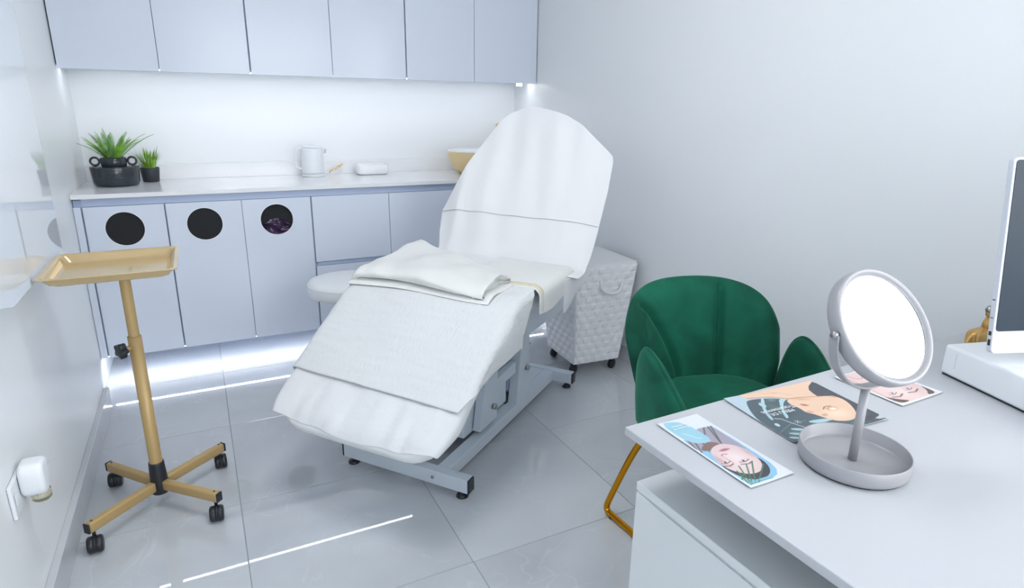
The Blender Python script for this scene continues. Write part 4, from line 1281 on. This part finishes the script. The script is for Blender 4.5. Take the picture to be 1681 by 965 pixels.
# leaflet 2 (large, tropical leaves)
C, X, Y = canvas(280, 215, (176, 196, 206)); A2 = 0.232/0.178
fill(C, X, Y, [(0.135, 0.85), (0.19, 0.875), (0.332, 0.856), (0.537, 0.739), (0.60, 0.631), (0.60, 0.432), (0.65, 0.269), (0.85, 0.132), (0.95, 0.02), (0.95, -0.1), (0.124, -0.1), (-0.05, -0.1), (-0.05, 0.221), (-0.002, 0.413), (0.032, 0.604)], (72, 88, 96))
for (cx, cy, rx, ry, col) in ((0.30, 0.62, 0.10, 0.16, (86, 116, 108)), (0.45, 0.22, 0.18, 0.10, (92, 130, 118)), (0.12, 0.12, 0.12, 0.10, (98, 128, 122)), (0.38, 0.80, 0.08, 0.06, (110, 140, 130)), (0.7, 0.05, 0.2, 0.08, (90, 128, 120))):
    blob(C, X, Y, cx, cy, rx, ry, col, 0.8, None, 0.9, 0.5, A2)
LG = (170, 200, 208)
for P in ([(0.301, 0.859), (0.34, 0.852), (0.197, 0.642), (0.131, 0.425), (0.102, 0.428), (0.155, 0.614)], [(0.462, 0.804), (0.537, 0.753), (0.452, 0.717), (0.339, 0.57), (0.278, 0.409), (0.234, 0.407), (0.343, 0.618)],
          [(0.084, 0.369), (0.113, 0.359), (0.108, 0.312), (0.082, 0.292), (0.068, 0.328)], [(0.383, 0.286), (0.547, 0.26), (0.60, 0.209), (0.439, 0.205), (0.363, 0.255)],
          [(0.082, 0.173), (0.22, 0.085), (0.20, 0.032), (0.070, 0.140)], [(0.153, 0.240), (0.29, 0.150), (0.27, 0.11), (0.135, 0.196)], [(0.03, 0.11), (0.12, 0.05), (0.10, 0.02), (0.02, 0.07)], [(0.30, 0.12), (0.50, 0.08), (0.48, 0.04), (0.28, 0.07)], [(0.24, 0.80), (0.20, 0.74), (0.23, 0.66), (0.27, 0.74)]):
    fill(C, X, Y, P, LG, sm=1)
stroke(C, X, Y, [(0.02, 0.20), (0.20, 0.30), (0.36, 0.30)], 0.006, (104, 136, 128), 1, None, A2)
SK = (226, 192, 166)
SM = fill(C, X, Y, [(0.139, 1.0), (0.369, 1.03), (0.615, 1.04), (1.05, 1.05), (1.012, 0.972), (0.87, 0.89), (0.804, 0.782), (0.848, 0.65), (0.602, 0.734), (0.537, 0.739), (0.396, 0.851), (0.211, 0.904)], SK, sm=1)
fill(C, X, Y, [(0.845, 0.874), (1.03, 1.0), (1.03, 0.2), (1.0, 0.10), (0.936, 0.071), (0.844, 0.048), (0.72, 0.085), (0.80, 0.25), (0.80, 0.5), (0.80, 0.7)], (66, 68, 76), sm=1)
FM = fill(C, X, Y, [(0.50, 0.739), (0.609, 0.750), (0.839, 0.66), (0.95, 0.60), (0.96, 0.45), (0.86, 0.221), (0.735, 0.12), (0.60, 0.16), (0.545, 0.263), (0.515, 0.38), (0.475, 0.43), (0.485, 0.54), (0.465, 0.649)], SK, sm=2)
blob(C, X, Y, 0.70, 0.30, 0.20, 0.13, (238, 214, 190), 0.8, FM, 0.9, 0, A2)
blob(C, X, Y, 0.62, 0.70, 0.16, 0.05, (206, 156, 120), 0.7, FM, 0.9, -0.4, A2)
stroke(C, X, Y, [(0.20, 0.91), (0.40, 0.86), (0.54, 0.745), (0.62, 0.735), (0.84, 0.655)], 0.012, (188, 128, 90), 0.8, None, A2)
for p in ([(0.45, 0.97), (0.55, 0.88), (0.62, 0.80)], [(0.36, 0.985), (0.42, 0.93), (0.52, 0.90)]):
    stroke(C, X, Y, p, 0.008, (206, 160, 128), 0.8, SM, A2)
blob(C, X, Y, 0.73, 0.40, 0.085, 0.055, (194, 130, 86), 0.9, FM, 0.6, 0.0, A2)
blob(C, X, Y, 0.735, 0.39, 0.060, 0.036, (240, 222, 204), 1.0, FM, 0.5, 0.0, A2)
stroke(C, X, Y, [(0.655, 0.42), (0.70, 0.46), (0.76, 0.45)], 0.008, (96, 66, 52), 0.9, FM, A2)
blob(C, X, Y, 0.567, 0.57, 0.05, 0.03, (176, 106, 96), 0.9, FM, 0.5, -0.6, A2)
stroke(C, X, Y, [(0.54, 0.60), (0.57, 0.57), (0.60, 0.545)], 0.005, (120, 66, 64), 0.9, FM, A2)
blob(C, X, Y, 0.515, 0.43, 0.045, 0.04, (204, 150, 120), 0.8, FM, 0.7, 0, A2)
blob(C, X, Y, 0.585, 0.32, 0.06, 0.035, (200, 146, 110), 0.8, FM, 0.7, 0.3, A2)
blob(C, X, Y, 0.915, 0.60, 0.05, 0.035, (214, 170, 140), 1.0, None, 0.6, -0.6, A2)
stroke(C, X, Y, [(0.15, 0.45), (0.197, 0.415), (0.219, 0.334), (0.25, 0.24), (0.276, 0.182), (0.34, 0.135), (0.42, 0.11)], 0.0055, (240, 244, 246), 1, None, A2)
for dx, dy in ((0.03, 0.0), (0.0, 0.04), (0.02, 0.028), (0.02, -0.028)):
    stroke(C, X, Y, [(0.286-dx, 0.312-dy), (0.286+dx, 0.312+dy)], 0.003, (225, 236, 238), 0.9, None, A2)
stroke(C, X, Y, [(0.84, 0.03), (0.98, 0.02)], 0.012, (92, 50, 36), 1, None, A2)
t = leaflet('leaflet', 'large leaflet with a woman amid dark tropical leaves beside the mirror dish', (0.862, 0.622), (0.232, -0.016), (0.015, 0.178), C, curl=0.0022)
rz2 = math.pi+math.atan2(-0.016, 0.232)+0.02
def on2(a, b): return (0.232*a+0.015*b, -0.016*a+0.178*b, 0.0042)
lettering(t, 'MEN\u00da DE', on2(0.40, 0.535), 0.0135, rz2)
lettering(t, 'Tratamientos', on2(0.455, 0.605), 0.0150, rz2)

# leaflet 3 (square, behind the mirror)
C, X, Y = canvas(150, 160, (228, 230, 238)); A3 = 0.137/0.148
FM = fill(C, X, Y, [(0.05, 0.05), (0.92, 0.03), (0.95, 0.98), (0.04, 0.97)], (228, 200, 196), sm=0)
blob(C, X, Y, 0.47, 0.35, 0.25, 0.4, (238, 218, 214), 0.8, FM, 0.9, 0, A3)
fill(C, X, Y, [(0.05, 0.05), (0.30, 0.05), (0.20, 0.12), (0.10, 0.22), (0.05, 0.30)], (92, 72, 66), clip=FM)
fill(C, X, Y, [(0.92, 0.03), (0.93, 0.30), (0.87, 0.14), (0.70, 0.05)], (92, 72, 66), clip=FM)
for (ex, ey) in ((0.658, 0.295), (0.287, 0.300)):
    blob(C, X, Y, ex, ey, 0.10, 0.045, (206, 160, 152), 0.8, FM, 0.7, 0, A3)
    blob(C, X, Y, ex, ey, 0.075, 0.028, (236, 238, 242), 0.95, FM, 0.5, 0, A3)
    blob(C, X, Y, ex, ey, 0.028, 0.028, (96, 126, 160), 1, FM, 0.4, 0, A3)
    blob(C, X, Y, ex, ey, 0.012, 0.012, (36, 40, 50), 1, FM, 0.4, 0, A3)
    stroke(C, X, Y, [(ex-0.13, ey-0.08), (ex, ey-0.11), (ex+0.12, ey-0.07)], 0.016, (120, 90, 80), 0.9, FM, A3)
    stroke(C, X, Y, [(ex-0.09, ey-0.01), (ex, ey-0.036), (ex+0.09, ey-0.005)], 0.007, (110, 72, 66), 0.9, FM, A3)
stroke(C, X, Y, [(0.43, 0.44), (0.48, 0.50), (0.53, 0.43)], 0.016, (206, 156, 150), 0.9, FM, A3)
blob(C, X, Y, 0.47, 0.68, 0.12, 0.05, (218, 140, 152), 0.95, FM, 0.5, 0, A3)
stroke(C, X, Y, [(0.36, 0.68), (0.47, 0.675), (0.58, 0.68)], 0.007, (170, 90, 108), 0.9, FM, A3)
for p in ([(0.10, 0.95), (0.14, 0.70), (0.10, 0.45), (0.05, 0.2)], [(0.22, 0.97), (0.26, 0.82), (0.36, 0.80), (0.60, 0.86)], [(0.90, 0.85), (0.86, 0.6), (0.90, 0.35)]):
    stroke(C, X, Y, p, 0.012, (190, 140, 132), 0.8, FM, A3)
leaflet('leaflet', 'square leaflet with a pink close-up face behind the mirror stem', (1.172, 0.628), (0.137, 0.003), (0.0, 0.148), C)

# ---- white box under the computer
BRT = math.radians(-16.0)
t = thing('storage_box', 'flat white box under the computer at the right of the desk', 'box', (1.410, 0.696, ZDK), BRT)
boxo('box_body', (0.0, 0.44, -0.34, 0.0, 0.003, 0.069), m_white, t, bev=0.007, seg=4)
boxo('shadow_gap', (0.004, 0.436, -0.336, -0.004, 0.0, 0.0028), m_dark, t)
bm = BM(); box(bm, -0.0004, 0.0006, -0.034, -0.032, 0.022, 0.058); obj('grip_slot', bm, m_alu, t)
# ---- all-in-one computer
b20 = math.radians(-20.0); TL = math.radians(7.5)
t = thing('desktop_computer', 'all-in-one computer with dark screen and white chin at the right edge', 'computer', (1.340, 0.579, 0.850), b20)
MT = Matrix.Rotation(-TL, 4, 'X')       # lean back
def tilt(bm): bm.transform(MT); return bm
WS, HS = 0.53, 0.375
bm = BM(); MXY = Matrix(((1, 0, 0, 0), (0, 0, 1, 0), (0, 1, 0, 0), (0, 0, 0, 1)))
prism(bm, rrect(0, WS, 0, HS, 0.010, 5), 0.0, 0.013, 0.002, 2, mx=MXY); tilt(bm); obj('housing', bm, m_alu, t)
bm = BM(); prism(bm, rrect(0.0045, WS-0.0045, 0.045, HS-0.0045, 0.006, 4), -0.0012, -0.0002, mx=MXY); tilt(bm); obj('screen', bm, m_screen, t)
bm = BM(); prism(bm, rrect(0.04, WS-0.04, 0.03, HS-0.03, 0.06, 8), 0.0135, 0.030, 0.012, 3, mx=MXY); tilt(bm); obj('back_bulge', bm, m_alu, t)
for (z0, z1, mm_) in ((0.016, 0.028, m_dark), (0.036, 0.044, m_dark), (0.105, 0.107, m_dark), (0.070, 0.0715, m_dark)):
    bm = BM(); box(bm, -0.0006, 0.0004, 0.004, 0.0095, z0, z1); tilt(bm); obj('port', bm, mm_, t)
bm = BM(); box(bm, 0.19, 0.34, -0.01, 0.135, -0.0300, -0.0255, 0.002, 2); obj('stand_foot', bm, m_alu, t)
bm = BM(); prism(bm, [(0.110, -0.0250), (0.116, -0.0250), (0.085, 0.14), (0.078, 0.14)], 0.21, 0.32, mx=Matrix(((0, 0, 1, 0), (1, 0, 0, 0), (0, 1, 0, 0), (0, 0, 0, 1)))); obj('stand_neck', bm, m_alu, t)
# ---- gold figurine behind the computer
t = thing('figurine', 'small gold draped figurine on the desk behind the computer', 'figurine', (1.695, 0.757, ZDK))
t.scale = (0.82, 0.82, 0.86)
def figure():
    bm = BM()
    def f(a, b):
        an = 2*math.pi*a; z = 0.050*b
        r = 0.060*(1-0.25*b**2)*(1+0.10*math.sin(5*an+3*b)+0.06*math.sin(9*an))
        if b > 0.75: r *= math.sqrt(max(0, 1-((b-0.75)/0.25)**2))
        return Vector((r*math.cos(an)*1.15, r*math.sin(an)*0.55, z))
    grid(bm, f, 49, 20); return bm
obj('drapery', figure(), m_goldf, t, True)
bm = BM(); tube(bm, smooth_path([(0.03, 0, 0.035), (0.025, 0, 0.062), (0.010, 0, 0.078), (-0.004, 0, 0.090)]), [0.022]+[0.0165]*40, 14) if False else lathe(bm, [(0, 0.03), (0.020, 0.035), (0.018, 0.06), (0.012, 0.078), (0.008, 0.084), (0, 0.086)], (0.018, 0, 0), 20); obj('torso', bm, m_goldf, t, True)
bm = BM(); lathe(bm, [(0, -0.014), (0.008, -0.011), (0.0115, 0), (0.009, 0.010), (0, 0.014)], n=18, mx=Matrix.Translation((0.006, 0, 0.094)) @ Matrix.Rotation(0.5, 4, 'Y')); obj('head', bm, m_goldf, t, True)
bm = BM(); lathe(bm, [(0.012, 0.0), (0.0135, 0.006), (0.008, 0.014), (0, 0.016)], n=18, mx=Matrix.Translation((0.006, 0, 0.099)) @ Matrix.Rotation(-0.35, 4, 'Y')); obj('headdress', bm, m_steel, t, True)
